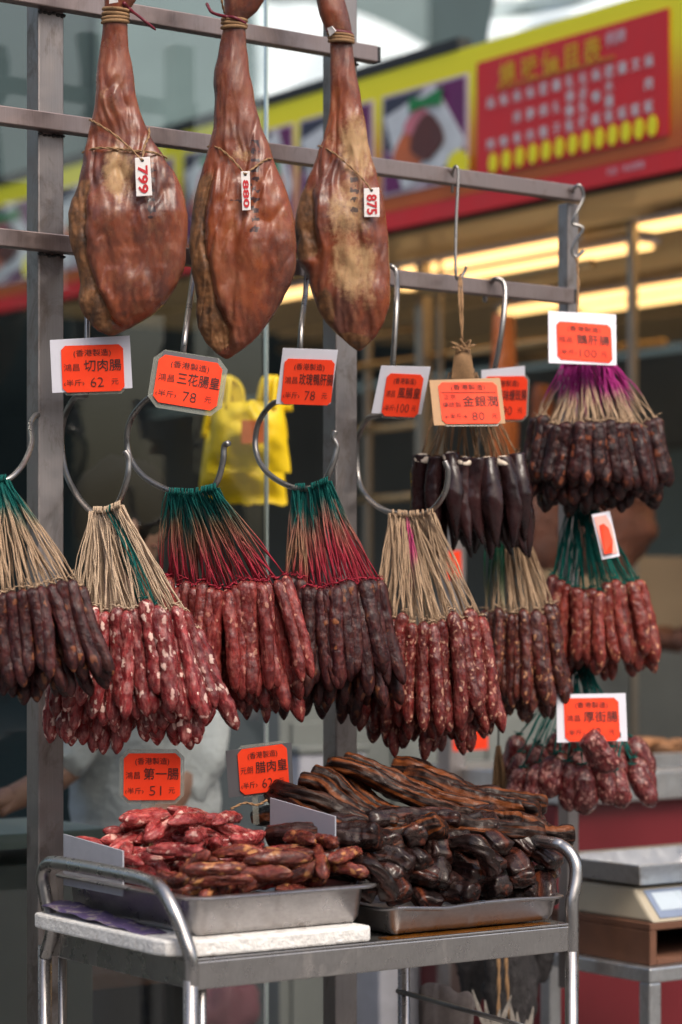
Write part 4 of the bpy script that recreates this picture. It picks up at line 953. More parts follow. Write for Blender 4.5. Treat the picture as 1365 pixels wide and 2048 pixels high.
while fails < 420 and len(placed) < 260:
    best = None
    for _ in range(20):
        u = rng.uniform(.035, .345); v = rng.uniform(.04, .43)
        (u, v) = (rng.uniform(.23, .345), rng.uniform(.045, .14)) if rng.random() < .25 else (u, v); kind = 1 if v < .15 + .035 * math.sin(u * 16) + (.03 if u > .24 else 0) else 0
        L = .120 if kind == 0 else .106
        yaw = rng.gauss(.35, .75) if kind == 0 else rng.gauss(.5, .9)
        for pit in (0, rng.uniform(-.5, .5)):
            dx, dy, dz = math.cos(yaw) * math.cos(pit), math.sin(yaw) * math.cos(pit), math.sin(pit)
            over = rng.random() < .5
            pts = [(u + dx * L * f, v + dy * L * f, dz * L * f) for f in (-.38, -.19, 0, .19, .38)]
            if any(not (.046 < p[0] < .306 and .052 < p[1] < .42) for p in [(u + dx * L * f, v + dy * L * f) for f in (-.55, .55)]) and not over: continue
            z = settle(pts, .052 + abs(dz) * L * .4)
            lim = hcap(u, v)
            if z > lim or (over and z - abs(dz) * L * .5 < .105): continue
            if over and any(not (.036 < p[0] < (.316 if p[1] > .085 else .352) and .03 < p[1] < .44) for p in pts): continue
            sc_ = z - lim * .3 + rng.uniform(0, .02)
            if best is None or sc_ < best[0]: best = (sc_, u, v, z, (dx, dy, dz), kind, L, pts)
    if best is None: fails += 1; continue
    _, u, v, z, dr, kind, L, pts = best
    S = np.vstack([S, [(p[0], p[1], p[2] + z) for p in pts]]); placed.append((u, v, z, dr, kind, L))
for (u, v, z, yw, pt) in ((.062, .385, .128, 2.0, .25), (.075, .34, .126, 1.2, -.1), (.095, .395, .135, .7, .1), (.072, .295, .118, 1.9, -.1), (.10, .345, .142, .3, .15), (.064, .35, .104, 1.6, 0), (.10, .30, .128, 2.3, 0), (.07, .39, .10, 1.3, 0), (.085, .27, .105, 1.5, 0), (.09, .33, .108, .9, 0), (.28, .085, .126, 1.2, .45), (.30, .10, .128, 1.0, .3), (.31, .07, .112, 2.0, .1)):
    placed.append((u, v, z, (math.cos(yw) * math.cos(pt), math.sin(yw) * math.cos(pt), math.sin(pt)), 1 if u > .2 else 0, .11))
for (u, v, z, dr, kind, L) in placed:
    w_ = TU * dr[0] + TV * dr[1] + Z * dr[2]; c = T(u, v, z)
    if rng.random() < .5: w_ = -w_
    ml = loose if kind == 0 else old
    o = put(rng.choice(ml), 'loose_sausage' if kind == 0 else 'wrinkled_sausage', c - w_ * L * .52, w_, rng.uniform(0, 6.28), (rng.uniform(.85, 1.05), rng.uniform(.85, 1.05), rng.uniform(.88, 1.06)))
    if kind == 0: tag(o, 'bright red loose sausage in the taller heap in the deep tray', 'sausage', 'bright red loose sausages')
    else: tag(o, 'small brownish wrinkled sausage in the low front heap of the deep tray', 'sausage', 'brownish wrinkled loose sausages')

# ------------------------------------------------------------------ smoked pork strips
def strip(pts, wd, th, seed, roll=0.0, name='smoked_pork_strip', label=None, group=None, mat='porkend'):
    c = spline([Vector(p) for p in pts], 15); n = len(c); nA = 26; vs = []; vec = []; s = 0
    for i in range(n):
        tn = (c[min(i + 1, n - 1)] - c[max(i - 1, 0)]).normalized()
        sd_ = tn.cross(Z).normalized() if abs(tn.z) < .95 else tn.cross(TU).normalized(); nm = sd_.cross(tn).normalized()
        if roll: q = Quaternion(tn, roll); sd_ = q @ sd_; nm = q @ nm
        if i: s += (c[i] - c[i - 1]).length
        e = min(1, (i + .35) / 3.2) * min(1, (n - 1 - i + .35) / 3.2); e = math.sqrt(1 - (1 - e) ** 2)
        for k in range(nA):
            a_ = 2 * math.pi * k / nA; x = math.copysign(abs(math.cos(a_)) ** .72, math.cos(a_)); y = math.copysign(abs(math.sin(a_)) ** .72, math.sin(a_))
            d = noise.noise((s * 22 + seed, x * 1.3, y * 1.3 + seed)) * .26 + noise.noise((s * 75, x * 2.4 + seed, y * 2.4)) * .14 + noise.noise((s * 120, x * 4 + seed, y * 4)) * .06 - max(0, 1 - abs(noise.noise((s * 14 + seed, x * 3.2, y * 3.2 + seed))) * 5) * .13
            layer = .16 * noise.noise((seed * 3 + x * 2.2, y * 2.5, s * 6))
            p = c[i] + sd_ * (x * wd / 2 * (.45 + .55 * e) * (1 + d)) + nm * (y * th / 2 * (.4 + .6 * e) * (1 + d * 1.2 + layer))
            vs.append(p); vec.append((s, y * th / 2, x * wd / 2))
    fs = [(i * nA + k, i * nA + (k + 1) % nA, (i + 1) * nA + (k + 1) % nA, (i + 1) * nA + k) for i in range(n - 1) for k in range(nA)]
    fs += [tuple(range(nA))[::-1], tuple(range((n - 1) * nA, n * nA))]
    o = MB().add(vs, fs).build(name, M[mat], smooth=True, vec=vec)
    sb = o.modifiers.new('sub', 'SUBSURF'); sb.levels = 0; sb.render_levels = 1
    return tag(o, label, 'pork strip', group)
r5 = random.Random(9)
GE = 'dark smoked pork strips whose ends stick out at the front of the pile'
# front ends: rows from the bottom up
for (y, v, x0, x1, step, dz) in ((1792, .05, 745, 1110, 62, 0), (1757, .065, 735, 1135, 56, 0), (1722, .085, 690, 1140, 54, 0), (1688, .10, 680, 1135, 54, 0), (1655, .12, 850, 1125, 52, 0)):
    x = x0 + r5.uniform(0, 12)
    while x < x1:
        yy = y + r5.uniform(-10, 10); vv = v + r5.uniform(-.02, .015); p = TP(x, yy, vv)
        sl_ = r5.uniform(-.07, .07); dr_ = r5.uniform(-.01, .035)
        L = .16
        pts = [p + TU * sl_ * -.4 - Z * dr_, p + TV * .035 + Z * .004, p + TV * .10 + TU * sl_ + Z * .006, p + TV * L + TU * sl_ * 1.6]
        strip(pts, r5.uniform(.036, .052), r5.uniform(.028, .040), r5.uniform(0, 90), r5.uniform(-.5, .5), label='dark smoked pork strip stacked with its stubby end facing the front tray rim', group=GE)
        x += step * r5.uniform(.8, 1.15)
# curled ends hanging forward
for (px, py, v, ln) in ((755, 1762, .03, 1), (962, 1716, .05, .9)):
    p = TP(px, py, v); strip([p + TV * .06 + Z * .02 - TU * .02, p + Z * .024 - TU * .012, p - TV * .012 - Z * .002 + TU * .006, p - TV * .01 - Z * .028 + TU * .02 * ln], .032, .028, px, label='dark smoked pork strip with a glossy end curling down the front of the pile', group='pork strips curling down the front')
# the long strips lying across the top
def vmin(px):
    s = (px - 682.5) / FP; uu = .372
    return (C0.x + TU.x * uu - s * (C0.y + TU.y * uu)) / (s * TV.y - TV.x)
GT = 'long smoked pork strips lying across the top of the pile'
tops = [
    ([(545, 1588), (590, 1618), (650, 1648), (720, 1676), (790, 1678), (850, 1662), (888, 1650)], (.26, .09), .050, .032, 'long smoked pork strip with smooth brown rind, curving right from the scratched grey plate'),
    ([(555, 1578), (612, 1592), (680, 1625), (750, 1652), (830, 1655), (880, 1640)], (.30, .14), .05, .03, None),
    ([(600, 1560), (650, 1575), (690, 1610), (740, 1640), (800, 1648)], (.32, .18), .045, .03, None),
    ([(625, 1545), (668, 1560), (705, 1595), (745, 1628), (790, 1640)], (.34, .22), .045, .03, None),
    ([(650, 1540), (695, 1560), (735, 1595), (780, 1625), (830, 1640)], (.36, .22), .045, .03, None),
    ([(668, 1532), (705, 1537), (770, 1570), (840, 1602), (920, 1630), (1000, 1640), (1050, 1640)], (.34, .13), .062, .034, 'longest smoked pork strip with amber layers sloping from the pile top to its far end'),
    ([(690, 1524), (740, 1537), (800, 1567), (870, 1598), (950, 1618), (1030, 1620), (1080, 1622)], (.38, .17), .06, .034, None),
    ([(792, 1536), (835, 1540), (885, 1562), (950, 1590), (1030, 1602), (1096, 1612)], (.40, .2), .055, .04, 'smoked pork strip with an amber curled end, farthest back on the pile top'),
    ([(815, 1552), (860, 1562), (920, 1590), (990, 1610), (1060, 1625)], (.36, .18), .055, .036, None),
    ([(760, 1560), (830, 1590), (900, 1612), (960, 1622)], (.42, .3), .06, .04, None),
    ([(520, 1640), (560, 1630), (620, 1655), (680, 1690)], (.30, .2), .05, .03, None),
    ([(600, 1660), (660, 1690), (740, 1705), (810, 1690)], (.2, .1), .05, .04, None),
    ([(880, 1650), (950, 1655), (1020, 1660), (1085, 1668)], (.16, .12), .055, .036, None),
    ([(1020, 1640), (1060, 1650), (1100, 1670), (1150, 1668)], (.16, .09), .05, .036, 'smoked pork strip with a ragged tip poking out over the trolley end handle'),
    ([(720, 1690), (800, 1700), (880, 1690), (940, 1680)], (.18, .12), .06, .04, None),
    ([(560, 1600), (640, 1640), (730, 1670), (800, 1672)], (.36, .24), .06, .04, None),
]
for (pp, (va, vb), wd_, th_, lab) in tops:
    n = len(pp); pts = [TP(x, y, max(vmin(x), va + (vb - va) * (i / (n - 1)))) for i, (x, y) in enumerate(pp)]
    strip(pts, wd_, th_, r5.uniform(0, 90), -.35 + r5.uniform(-.2, .2), label=lab or 'long layered smoked pork strip lying across the top of the dark pile', group=GT, mat='pork')
for i in range(16):                                  # deeper strips that close the pile
    px = 730 + (i % 8) * 34 + r5.uniform(-12, 12); py = 1640 + 60 * (i // 8) + r5.uniform(-10, 10); v = r5.uniform(.2, .3)
    p = TP(px, max(py, 1640), v); strip([p - TU * .10, p, p + TU * .07, p + TU * .12 - Z * .01], .055, .045, i * 3.3, label='dark smoked pork strip deep inside the pile behind the front ends', group='pork strips inside the pile')
t = MB()
tag(cord([TP(462, 1618, .33), TP(490, 1606, .33), TP(515, 1610, .32), TP(535, 1600, .32)], .002, None, 'twine_piece'), 'short twisted twine piece beside the dark backed price card', 'twine')

# ------------------------------------------------------------------ things under and beside the trolley
def fish(px, py, L, wd_, d, seed, label):
    t = thing('dried_fish', label, 'dried fish', P(px, py, d), 'dark dried fish hanging behind the trolley'); k = d / FP
    vs = []; n, nA = 26, 14
    for i in range(n):
        f = i / (n - 1); pr = math.sin(math.pi * min(1, .12 + f * .85)) ** .6
        for a in range(nA):
            q = 2 * math.pi * a / nA; e = 1 + .18 * noise.noise((math.cos(q) * 2, f * 9, seed + math.sin(q) * 2)) + .1 * noise.noise((q * 3, f * 40, seed))
            vs.append(P(px, py + f * L, d) + Vector((math.cos(q) * wd_ * k * pr * e, math.sin(q) * wd_ * k * .5 * pr * e, 0)))
    MB().add(vs, [(i * nA + a, i * nA + (a + 1) % nA, (i + 1) * nA + (a + 1) % nA, (i + 1) * nA + a) for i in range(n - 1) for a in range(nA)] + [tuple(range(nA))[::-1], tuple(range((n - 1) * nA, n * nA))]).build('body', M['fishskin'], t, smooth=True)
    return t
def fishskin():
    k = N('dried_fish_skin'); o = k.obj(); nz = k.noise(k.scale(o, (1, 1, .5)), 90, 6, .7)
    k.set('Base Color', k.ramp(nz, [(.35, (.008, .007, .008)), (.6, (.03, .026, .028)), (.8, (.08, .07, .075))])); k.set('Roughness', .55); k.set('Normal', k.bump(nz, 1, .006)); return k.m
M['fishskin'] = fishskin(); M['fin'] = plain('fin', (.26, .235, .21), .6, var=.5, sc=60)
fish(1022, 1830, 300, 56, 4.75, 1, 'broad dark dried fish hanging in the middle behind the trolley apron')
fish(948, 1845, 170, 34, 4.85, 5, 'narrow dark dried fish hanging beside the grey cloth')
fish(1084, 1825, 140, 28, 4.82, 9, 'short dark dried fish hanging nearest the trolley end leg')
def tail(px, py, d, label, fl):
    t = thing('fish_tail', label, 'fish tail', P(px, py + 60, d), 'pale fish tails tied tail up')
    for i, a in enumerate((-.32, -.14, .05, .2, .34)):
        a *= fl; L = (95, 70, 38, 52, 84)[i] * (1 if fl == 1 else .85)
        b0 = P(px + i * 5 - 10, py + 80, d); tip = P(px + i * 5 - 10 + math.sin(a) * L, py + 80 - math.cos(a) * L, d - .005)
        s = Vector((.0042, 0, 0)); q = (b0 + tip) / 2
        MB().slab([b0 - s * .8, b0 + s * .8, q + s * 1.25, tip + s * .3, tip - s * .3, q - s * 1.25], .0025).build('fin_ray', M['fin'], t, bevel=.0008)
    return t
tail(985, 1990, 4.62, 'pale ragged fish tail beside the grey cloth', 1); tail(1044, 2004, 4.62, 'pale ragged fish tail nearer the end leg', .55)
for px, lab in ((996, 'twisted tan cord above the fish tail beside the grey cloth'), (1012, 'twisted tan cord above the fish tail nearer the end leg')):
    tag(cord([P(px, 1880, 4.66), P(px + 2, 1960, 4.65), P(px + (0 if px < 1000 else 12), 2070, 4.64)], .0036, None, 'cord'), lab, 'cord', 'tan cords below the trolley')
# cloth over the bar
cv = []; cn, cm = 18, 16
for j in range(cm):
    for i in range(cn):
        f = i / (cn - 1); g_ = j / (cm - 1); ang = (g_ - .5) * 2
        px = 840 + 108 * f; yb = 1972 + 18 * f - 14 * math.sin(3.1 * min(1, f * 1.4)) + 9 * noise.noise((f * 4, 1, 2))
        dep = 4.42 + .022 * math.sin(ang * 1.5); py = yb + 95 * abs(ang) ** 1.7
        cv.append(P(px + 5 * noise.noise((f * 6, g_ * 5, 4)), py, dep + .01 * noise.noise((f * 7, g_ * 3, 8))))
M['cloth'] = plain('grey_terry', (.16, .135, .13), .95, var=.2, sc=120, bump=.8, bd=.004)
o = MB().add(cv, [(j * cn + i, j * cn + i + 1, (j + 1) * cn + i + 1, (j + 1) * cn + i) for j in range(cm - 1) for i in range(cn - 1)]).build('cloth', M['cloth'], smooth=True)
o.modifiers.new('solid', 'SOLIDIFY').thickness = .006; tag(o, 'worn grey cloth draped over the low trolley bar', 'cloth')
# straw bundle
sbt = thing('straw_bundle', 'thin tan straw bundle hanging by a dark string beside the chunky sausages', 'straw bundle', P(998, 1500, 4.68))
for i in range(22):
    f = rnd(-1, 1); MB().tube(spline([P(997 + f * 3, 1492, 4.68), P(998 + f * 9, 1530, 4.68 + rnd(-.01, .01)), P(1003 + f * 19 + rnd(-4, 4), 1600 + rnd(-10, 25), 4.68 + rnd(-.02, .02))], 5), .0019, 5).build('straw', M['twine'], sbt, smooth=True)
MB().tube([P(998, 1440, 4.69), P(997, 1494, 4.68)], .002, 6).build('string', M['leafstring'] if 'leafstring' in M else M['dark'], sbt, smooth=True)

# ------------------------------------------------------------------ blurred shop things behind, right side
M['shopsteel'] = steel('shop_steel', (.62, .63, .64), .34, (20, 20, 20), .4)
def X(px, py, d): return P(px, py, d)
def ubox(px, py_top, py_bot, d, lu, lv, mat, name, par, bev=.003):
    o = P(px, py_bot, d); h = (py_bot - py_top) / FP * d
    return MB().box(o, U * lu, V * lv, Z * h).build(name, M[mat], par, bevel=bev)
rc = thing('red_counter', 'red fronted counter with a pale steel top behind the chunky sausages', 'counter', (P(1300, 1700, 5.55).x, 5.55, 0))
o_ = P(1112, 1612, 5.5); MB().box(Vector((o_.x, o_.y, .1)), U * 1.6, V * .5, Z * (o_.z - .1)).build('front', M['red'], rc)
o_ = P(1130, 1612, 5.47); MB().box(o_ + V * .0 - U * 0, U * 1.6, V * .55, Z * .07).build('top', M['shopsteel'], rc, bevel=.006)
def pan(label, px, pyb, d, lu, lv, h, group=None):
    o = P(px, pyb, d); m = MB(); w_ = .012
    prof = [(0.02, 0), (0, h), (-.012, h), (-.012, h - .004), (-.003, h - .008), (.017, -.0)]
    def ring(i_, z): return [o + U * i_ + V * i_ + Z * z, o + U * (lu - i_) + V * i_ + Z * z, o + U * (lu - i_) + V * (lv - i_) + Z * z, o + U * i_ + V * (lv - i_) + Z * z]
    L = [ring(a, z) for a, z in [(.024, .004)] + prof[:0] + [(.004, h - .002), (-.012, h), (-.012, h - .005), (0, h - .006), (.02, 0)]]
    vs = [p for l in L for p in l]; fs = [(j * 4 + i, j * 4 + (i + 1) % 4, (j + 1) * 4 + (i + 1) % 4, (j + 1) * 4 + i) for j in range(len(L) - 1) for i in range(4)] + [(3, 2, 1, 0), tuple(range(len(L) * 4 - 4, len(L) * 4))]
    ob = m.add(vs, fs).build('steel_tray', M['shopsteel'], bevel=.002); return tag(ob, label, 'tray', group)
pan('pale steel tray on the red counter behind the chunky sausages', 1252, 1552, 5.65, .6, .35, .05, 'steel trays in the shop behind')
M['meat'] = plain('roast_meat', (.09, .026, .012), .45, var=.5, sc=20, bump=.8, bd=.01)
M['meatlight'] = plain('cut_meat', (.34, .16, .07), .5, var=.4, sc=22, bump=.8, bd=.01)
for i in range(9):
    c = P(1262 + (i % 5) * 26, 1490 + 9 * (i // 5) + rnd(-6, 4), 5.9 + rnd(-.05, .05))
    tag(MB().ell(c, .045, .03, .014, 14, 8, ax=(U, V, Z), wob=.6, seed=i).build('meat_piece', M['meatlight'], smooth=True), 'blurred brown cut meat piece on the pale tray over the red counter', 'meat', 'cut meat on the counter tray')
bc = thing('back_counter', 'dull grey steel counter with beige top behind the hanging sausages', 'counter', (P(1250, 1300, 6.6).x, 6.6, 0))
M['beige'] = plain('beige_laminate', (.36, .27, .17), .6, var=.15, sc=3)
o_ = P(1000, 1300, 6.5); MB().box(Vector((o_.x, o_.y, 0)), U * 2.2, V * .7, Z * o_.z).build('front', M['inner'], bc)
o_ = P(1080, 1280, 6.75); MB().box(o_, U * 1.6, V * .05, Z * .24).build('splash_panel', M['beige'], bc)
for i in range(6):
    c = P(1275 + i * 22, 1282 + rnd(-14, 8), 6.6)
    tag(MB().ell(c, .06, .05, .025, 14, 8, ax=(U, V, Z), wob=.7, seed=i + 30).build('roast_piece', M['meat'], smooth=True), 'blurred dark roast piece on the back counter beside the dull red bunch', 'meat', 'roast pieces on the back counter')
def roast(label, px, y0, y1, w_, d, seed, mat='meat', thick=.5):
    k = d / FP; vs = []; n, nA = 30, 18
    for i in range(n):
        f = i / (n - 1); pr = max(.15, math.sin(math.pi * min(1, .1 + .85 * f)) ** .35)
        for a in range(nA):
            q = 2 * math.pi * a / nA; e = 1 + .25 * noise.noise((math.cos(q) * 1.5 + seed, math.sin(q) * 1.5, f * 4)) + .08 * noise.noise((q * 4, f * 15, seed))
            vs.append(P(px, y0 + (y1 - y0) * f, d) + U * (math.cos(q) * w_ * k * pr * e) + V * (math.sin(q) * w_ * thick * k * pr * e))
    o = MB().add(vs, [(i * nA + a, i * nA + (a + 1) % nA, (i + 1) * nA + (a + 1) % nA, (i + 1) * nA + a) for i in range(n - 1) for a in range(nA)] + [tuple(range(nA))[::-1], tuple(range((n - 1) * nA, n * nA))]).build('roast_meat', M[mat], smooth=True)
    return tag(o, label, 'roast meat', 'roast meats hanging in the stall')
M['glazed'] = plain('glazed_roast', (.30, .075, .015), .35, var=.4, sc=10, bump=.6, bd=.01)
roast('tall orange brown roast slab hanging behind the small half hidden card', 1008, 630, 1010, 34, 6.9, 2, 'glazed')
roast('small orange roast hanging between the two right hand cards', 1085, 770, 900, 26, 7.1, 7, 'glazed')
roast('huge dark brown roast hanging behind the teal strings', 1215, 930, 1150, 110, 6.3, 4, 'meat')
roast('dark brown roast hanging behind the black livers', 1095, 960, 1140, 60, 6.6, 11, 'meat')
# weighing table
wt = thing('metal_table', 'steel leg table under the weighing scale at the picture corner', 'table', (P(1280, 1950, 5.0).x, 5.0, 0))
ubox(1158, 1938, 1975, 4.95, 0, 0, 'shopsteel', 'top', wt) if 0 else None
o_ = P(1300, 1968, 4.72); MB().box(o_, U * .6, V * .34, Z * .03).build('table_top', M['shopsteel'], wt, bevel=.004)
for (u, v) in ((.004, .004), (.004, .30), (.55, .004), (.55, .30)):
    q = o_ + U * u + V * v; MB().box(Vector((q.x, q.y, 0)), U * .032, V * .032, Z * q.z).build('leg', M['shopsteel'], wt, bevel=.004)
ob_ = o_ + U * .02 + V * .02 + Z * .031
wb = thing('wooden_box', 'brown wooden crate with a dark open side under the weighing scale', 'box', ob_)
M['wood'] = plain('worn_wood', (.13, .055, .03), .7, var=.3, sc=14)
MB().box(ob_, U * .018, V * .30, Z * .068).build('side_panel', M['wood'], wb, bevel=.002)
MB().box(ob_ + U * .45, U * .018, V * .30, Z * .068).build('side_panel', M['wood'], wb, bevel=.002)
MB().box(ob_ + Z * .0685, U * .47, V * .30, Z * .014).build('top_panel', M['wood'], wb, bevel=.002)
MB().box(ob_ + U * .019, U * .43, V * .30, Z * .012).build('bottom_panel', M['wood'], wb, bevel=.002)
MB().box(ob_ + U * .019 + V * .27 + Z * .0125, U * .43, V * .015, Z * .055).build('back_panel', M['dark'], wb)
os_ = ob_ + U * .01 + V * .0 + Z * .083
ws = thing('weighing_scale', 'cream weighing scale with a pale display on the wooden crate', 'scale', os_)
M['cream'] = plain('cream_plastic', (.42, .37, .28), .5, var=.06)
sv = [os_, os_ + U * .34, os_ + U * .34 + V * .29, os_ + V * .29, os_ + U * .0 + V * .05 + Z * .075, os_ + U * .34 + V * .05 + Z * .075, os_ + U * .34 + V * .27 + Z * .075, os_ + V * .27 + Z * .075]
sv[4] = os_ + U * .07 + V * .0 + Z * .075; sv[5] = os_ + U * .34 + V * .02 + Z * .075
sv = [os_, os_ + U * .36, os_ + U * .36 + V * .29, os_ + V * .29, os_ + U * .01 + V * .07 + Z * .062, os_ + U * .35 + V * .07 + Z * .062, os_ + U * .35 + V * .28 + Z * .062, os_ + U * .01 + V * .28 + Z * .062]
MB().add(sv, [(0, 3, 2, 1), (4, 5, 6, 7), (0, 1, 5, 4), (1, 2, 6, 5), (2, 3, 7, 6), (3, 0, 4, 7)]).build('body', M['cream'], ws, bevel=.006)
fn = (sv[1] - sv[0]).cross(sv[4] - sv[0]).normalized()
if fn.y > 0: fn = -fn
def onf(a_, b_): return sv[0].lerp(sv[1], a_).lerp(sv[4].lerp(sv[5], a_), b_) + fn * .0025
M['display'] = plain('pale_display', (.46, .54, .62), .3, var=.1, bump=0); M['bluegrey'] = plain('scale_print', (.20, .25, .36), .4, bump=0)
MB().slab([onf(.06, .1), onf(.94, .1), onf(.94, .9), onf(.06, .9)], .002).build('control_panel', M['bluegrey'], ws)
for i in range(3):
    q = [onf(.1 + i * .28, .3) + fn * .001, onf(.34 + i * .28, .3) + fn * .001, onf(.34 + i * .28, .8) + fn * .001, onf(.1 + i * .28, .8) + fn * .001]
    MB().slab(q, .0015).build('display', M['display'], ws)
pt = os_ + U * -.01 + V * .03 + Z * .068
def pan2(o, lu, lv, h, label):
    m = MB()
    def ring(i_, z): return [o + U * i_ + V * i_ + Z * z, o + U * (lu - i_) + V * i_ + Z * z, o + U * (lu - i_) + V * (lv - i_) + Z * z, o + U * i_ + V * (lv - i_) + Z * z]
    L = [ring(a, z) for a, z in [(.03, .004), (.008, h - .002), (-.010, h), (-.010, h - .005), (.004, h - .006), (.026, 0)]]
    vs = [p for l in L for p in l]; fs = [(j * 4 + i, j * 4 + (i + 1) % 4, (j + 1) * 4 + (i + 1) % 4, (j + 1) * 4 + i) for j in range(len(L) - 1) for i in range(4)] + [(3, 2, 1, 0), tuple(range(len(L) * 4 - 4, len(L) * 4))]
    return tag(m.add(vs, fs).build('steel_tray', M['shopsteel'], bevel=.002), label, 'tray', 'steel trays in the shop behind')
pan2(pt, .40, .27, .045, 'empty steel tray resting on the weighing scale')
# middle: dark cabinet and steel column
cb = thing('dark_cabinet', 'dim grey cabinet with a glass front behind the smoked pork', 'cabinet', (P(820, 1500, 6.0).x, 6.0, 0))
o_ = P(560, 1380, 5.9); MB().box(Vector((o_.x, o_.y, 0)), U * .95, V * .5, Z * o_.z).build('body', M['inner'], cb, bevel=.004)
for i in range(3): MB().box(Vector((o_.x, o_.y, 0)) + U * (.03 + i * .31) - V * .012 + Z * .2, U * .28, V * .01, Z * (o_.z - .28)).build('door', M['shopgrey'] if 'shopgrey' in M else M['inner'], cb, bevel=.003)
MB().box(Vector((o_.x, o_.y, o_.z)) - V * .02, U * .98, V * .54, Z * .02).build('top', M['inner'], cb, bevel=.003)
o_ = P(900, 1400, 5.75); MB().box(Vector((o_.x, o_.y, 0)), U * .05, V * .05, Z * (H + .25)).build('steel_column', M['post'], cb, bevel=.003)
# ------------------------------------------------------------------ left side behind the glass
vc = thing('vendor_counter', 'pale green counter behind the tall post beside the vendor', 'counter', (P(60, 1660, 4.75).x, 4.75, 0))
M['palegreen'] = plain('pale_green_top', (.36, .42, .37), .45, var=.12, sc=8)
o_ = P(225, 1655, 4.62); MB().box(o_ - Z * .03, U * -1.2, V * .30, Z * .03).build('table_top', M['palegreen'], vc, bevel=.004)
MB().box(Vector((o_.x, o_.y, .35)) - U * .03 + V * .02, U * -1.1, V * .26, Z * (o_.z - .381 - .03)).build('body', M['inner'], vc, bevel=.004)
sf = thing('wooden_shelf', 'dark brown shelf board seen low between the trolley legs', 'shelf', (P(250, 1960, 5.0).x, 5.0, 0))
o_ = P(480, 1950, 5.0); MB().box(o_, U * -1.2, V * .3, Z * .03).build('board', M['wood'], sf, bevel=.003)
for u in (-.1, -.6, -1.1): MB().box(Vector((o_.x, o_.y, 0)) + U * u + V * .1, U * .03, V * .03, Z * o_.z).build('leg', M['dark'], sf)
M['pinkcloth'] = plain('pink_plastic', (.13, .03, .045), .7, var=.2, sc=8)
tag(MB().ell(P(430, 2035, 5.7), .10, .09, .10, 24, 14, wob=.5, seed=5).build('pink_bag', M['pinkcloth'], smooth=True), 'blurred dull pink bag low behind the near trolley leg', 'bag')
for i, (px, py, w_, h_) in enumerate(((300, 1990, .22, .16), (600, 1560, .2, .12), (760, 1985, .3, .2))):
    o_ = P(px, py + h_ * FP / 5.9 / 2, 5.85)
    bx_ = thing('storage_box', ('dim grey box low behind the tall post side of the trolley', 'dim grey box just left of the second post behind the price card', 'dim grey box under the trolley near the grey cloth')[i], 'box', o_, 'dim boxes in the back of the shop')
    MB().box(o_, U * w_, V * .2, Z * h_).build('body', M['plate'], bx_, bevel=.006); MB().box(o_ + Z * (h_ + .001) - U * .006 - V * .006, U * (w_ + .012), V * .212, Z * .018).build('lid', M['inner'], bx_, bevel=.004)
# yellow carrier bags
M['yb'] = plain('yellow_plastic', (.80, .55, .004), .45, var=.08, sc=5, bump=.25, bd=.006)
def bag(label, x0, x1, y0, y1, d, seed):
    t = thing('carrier_bag', label, 'carrier bag', P((x0 + x1) / 2, y1, d), 'yellow carrier bags hanging behind the glass')
    vs = []; nx, ny = 20, 26
    for s in (-1, 1):
        for j in range(ny):
            f = j / (ny - 1)
            for i in range(nx):
                g_ = i / (nx - 1) * 2 - 1; sw = .82 + .18 * f + (.04 * noise.noise((f * 3, seed, 1)))
                px = (x0 + x1) / 2 + g_ * (x1 - x0) / 2 * sw; py = y0 + 60 + (y1 - y0 - 60) * f
                bl = (1 - g_ * g_) ** .5 * .035 * (.4 + math.sin(math.pi * min(1, f + .1)))
                vs.append(P(px, py, d) + Vector((0, s * bl + .016 * noise.noise((g_ * 3, f * 5, seed + s)) * (1 - g_ * g_), .01 * noise.noise((g_ * 4, f * 2, seed)))))
    fs = []; b_ = nx * ny
    for s, o in ((0, 0), (1, b_)):
        for j in range(ny - 1):
            for i in range(nx - 1):
                q = (o + j * nx + i, o + j * nx + i + 1, o + (j + 1) * nx + i + 1, o + (j + 1) * nx + i); fs.append(q if s == 0 else q[::-1])
    MB().add(vs, fs).build('bag_body', M['yb'], t, smooth=True)
    for xx, lean in ((.18, -.03), (.72, .02)):
        c0 = x0 + (x1 - x0) * xx; m = MB()
        for q in range(3):
            m.tube(spline([P(c0 - 20 + q * 16, y0 + 75, d - .01 * q), P(c0 - 8 + q * 12, y0 + 20, d - .01), P(c0 + 6 + q * 6, y0 + 12, d), P(c0 + 22 + q * 8, y0 + 30, d + .01), P(c0 + 30 + q * 8, y0 + 78, d + .01)], 5), .007, 8)
        m.build('handle', M['yb'], t, smooth=True)
    cpr = P(x0 + (x1 - x0) * .42, y0 + 95, d - .075)
    MB().slab([cpr, cpr - Z * .05, cpr - Z * .05 + Vector((.05, 0, 0)), cpr + Vector((.05, 0, 0))], .002).build('red_print', M['salmon'], t)
    return t
bag('bright yellow carrier bag hanging behind the glass edge between the hooks', 412, 582, 745, 945, 5.25, 3)
bag('deeper yellow carrier bag lower and behind the bright one', 395, 575, 800, 1008, 5.42, 8)
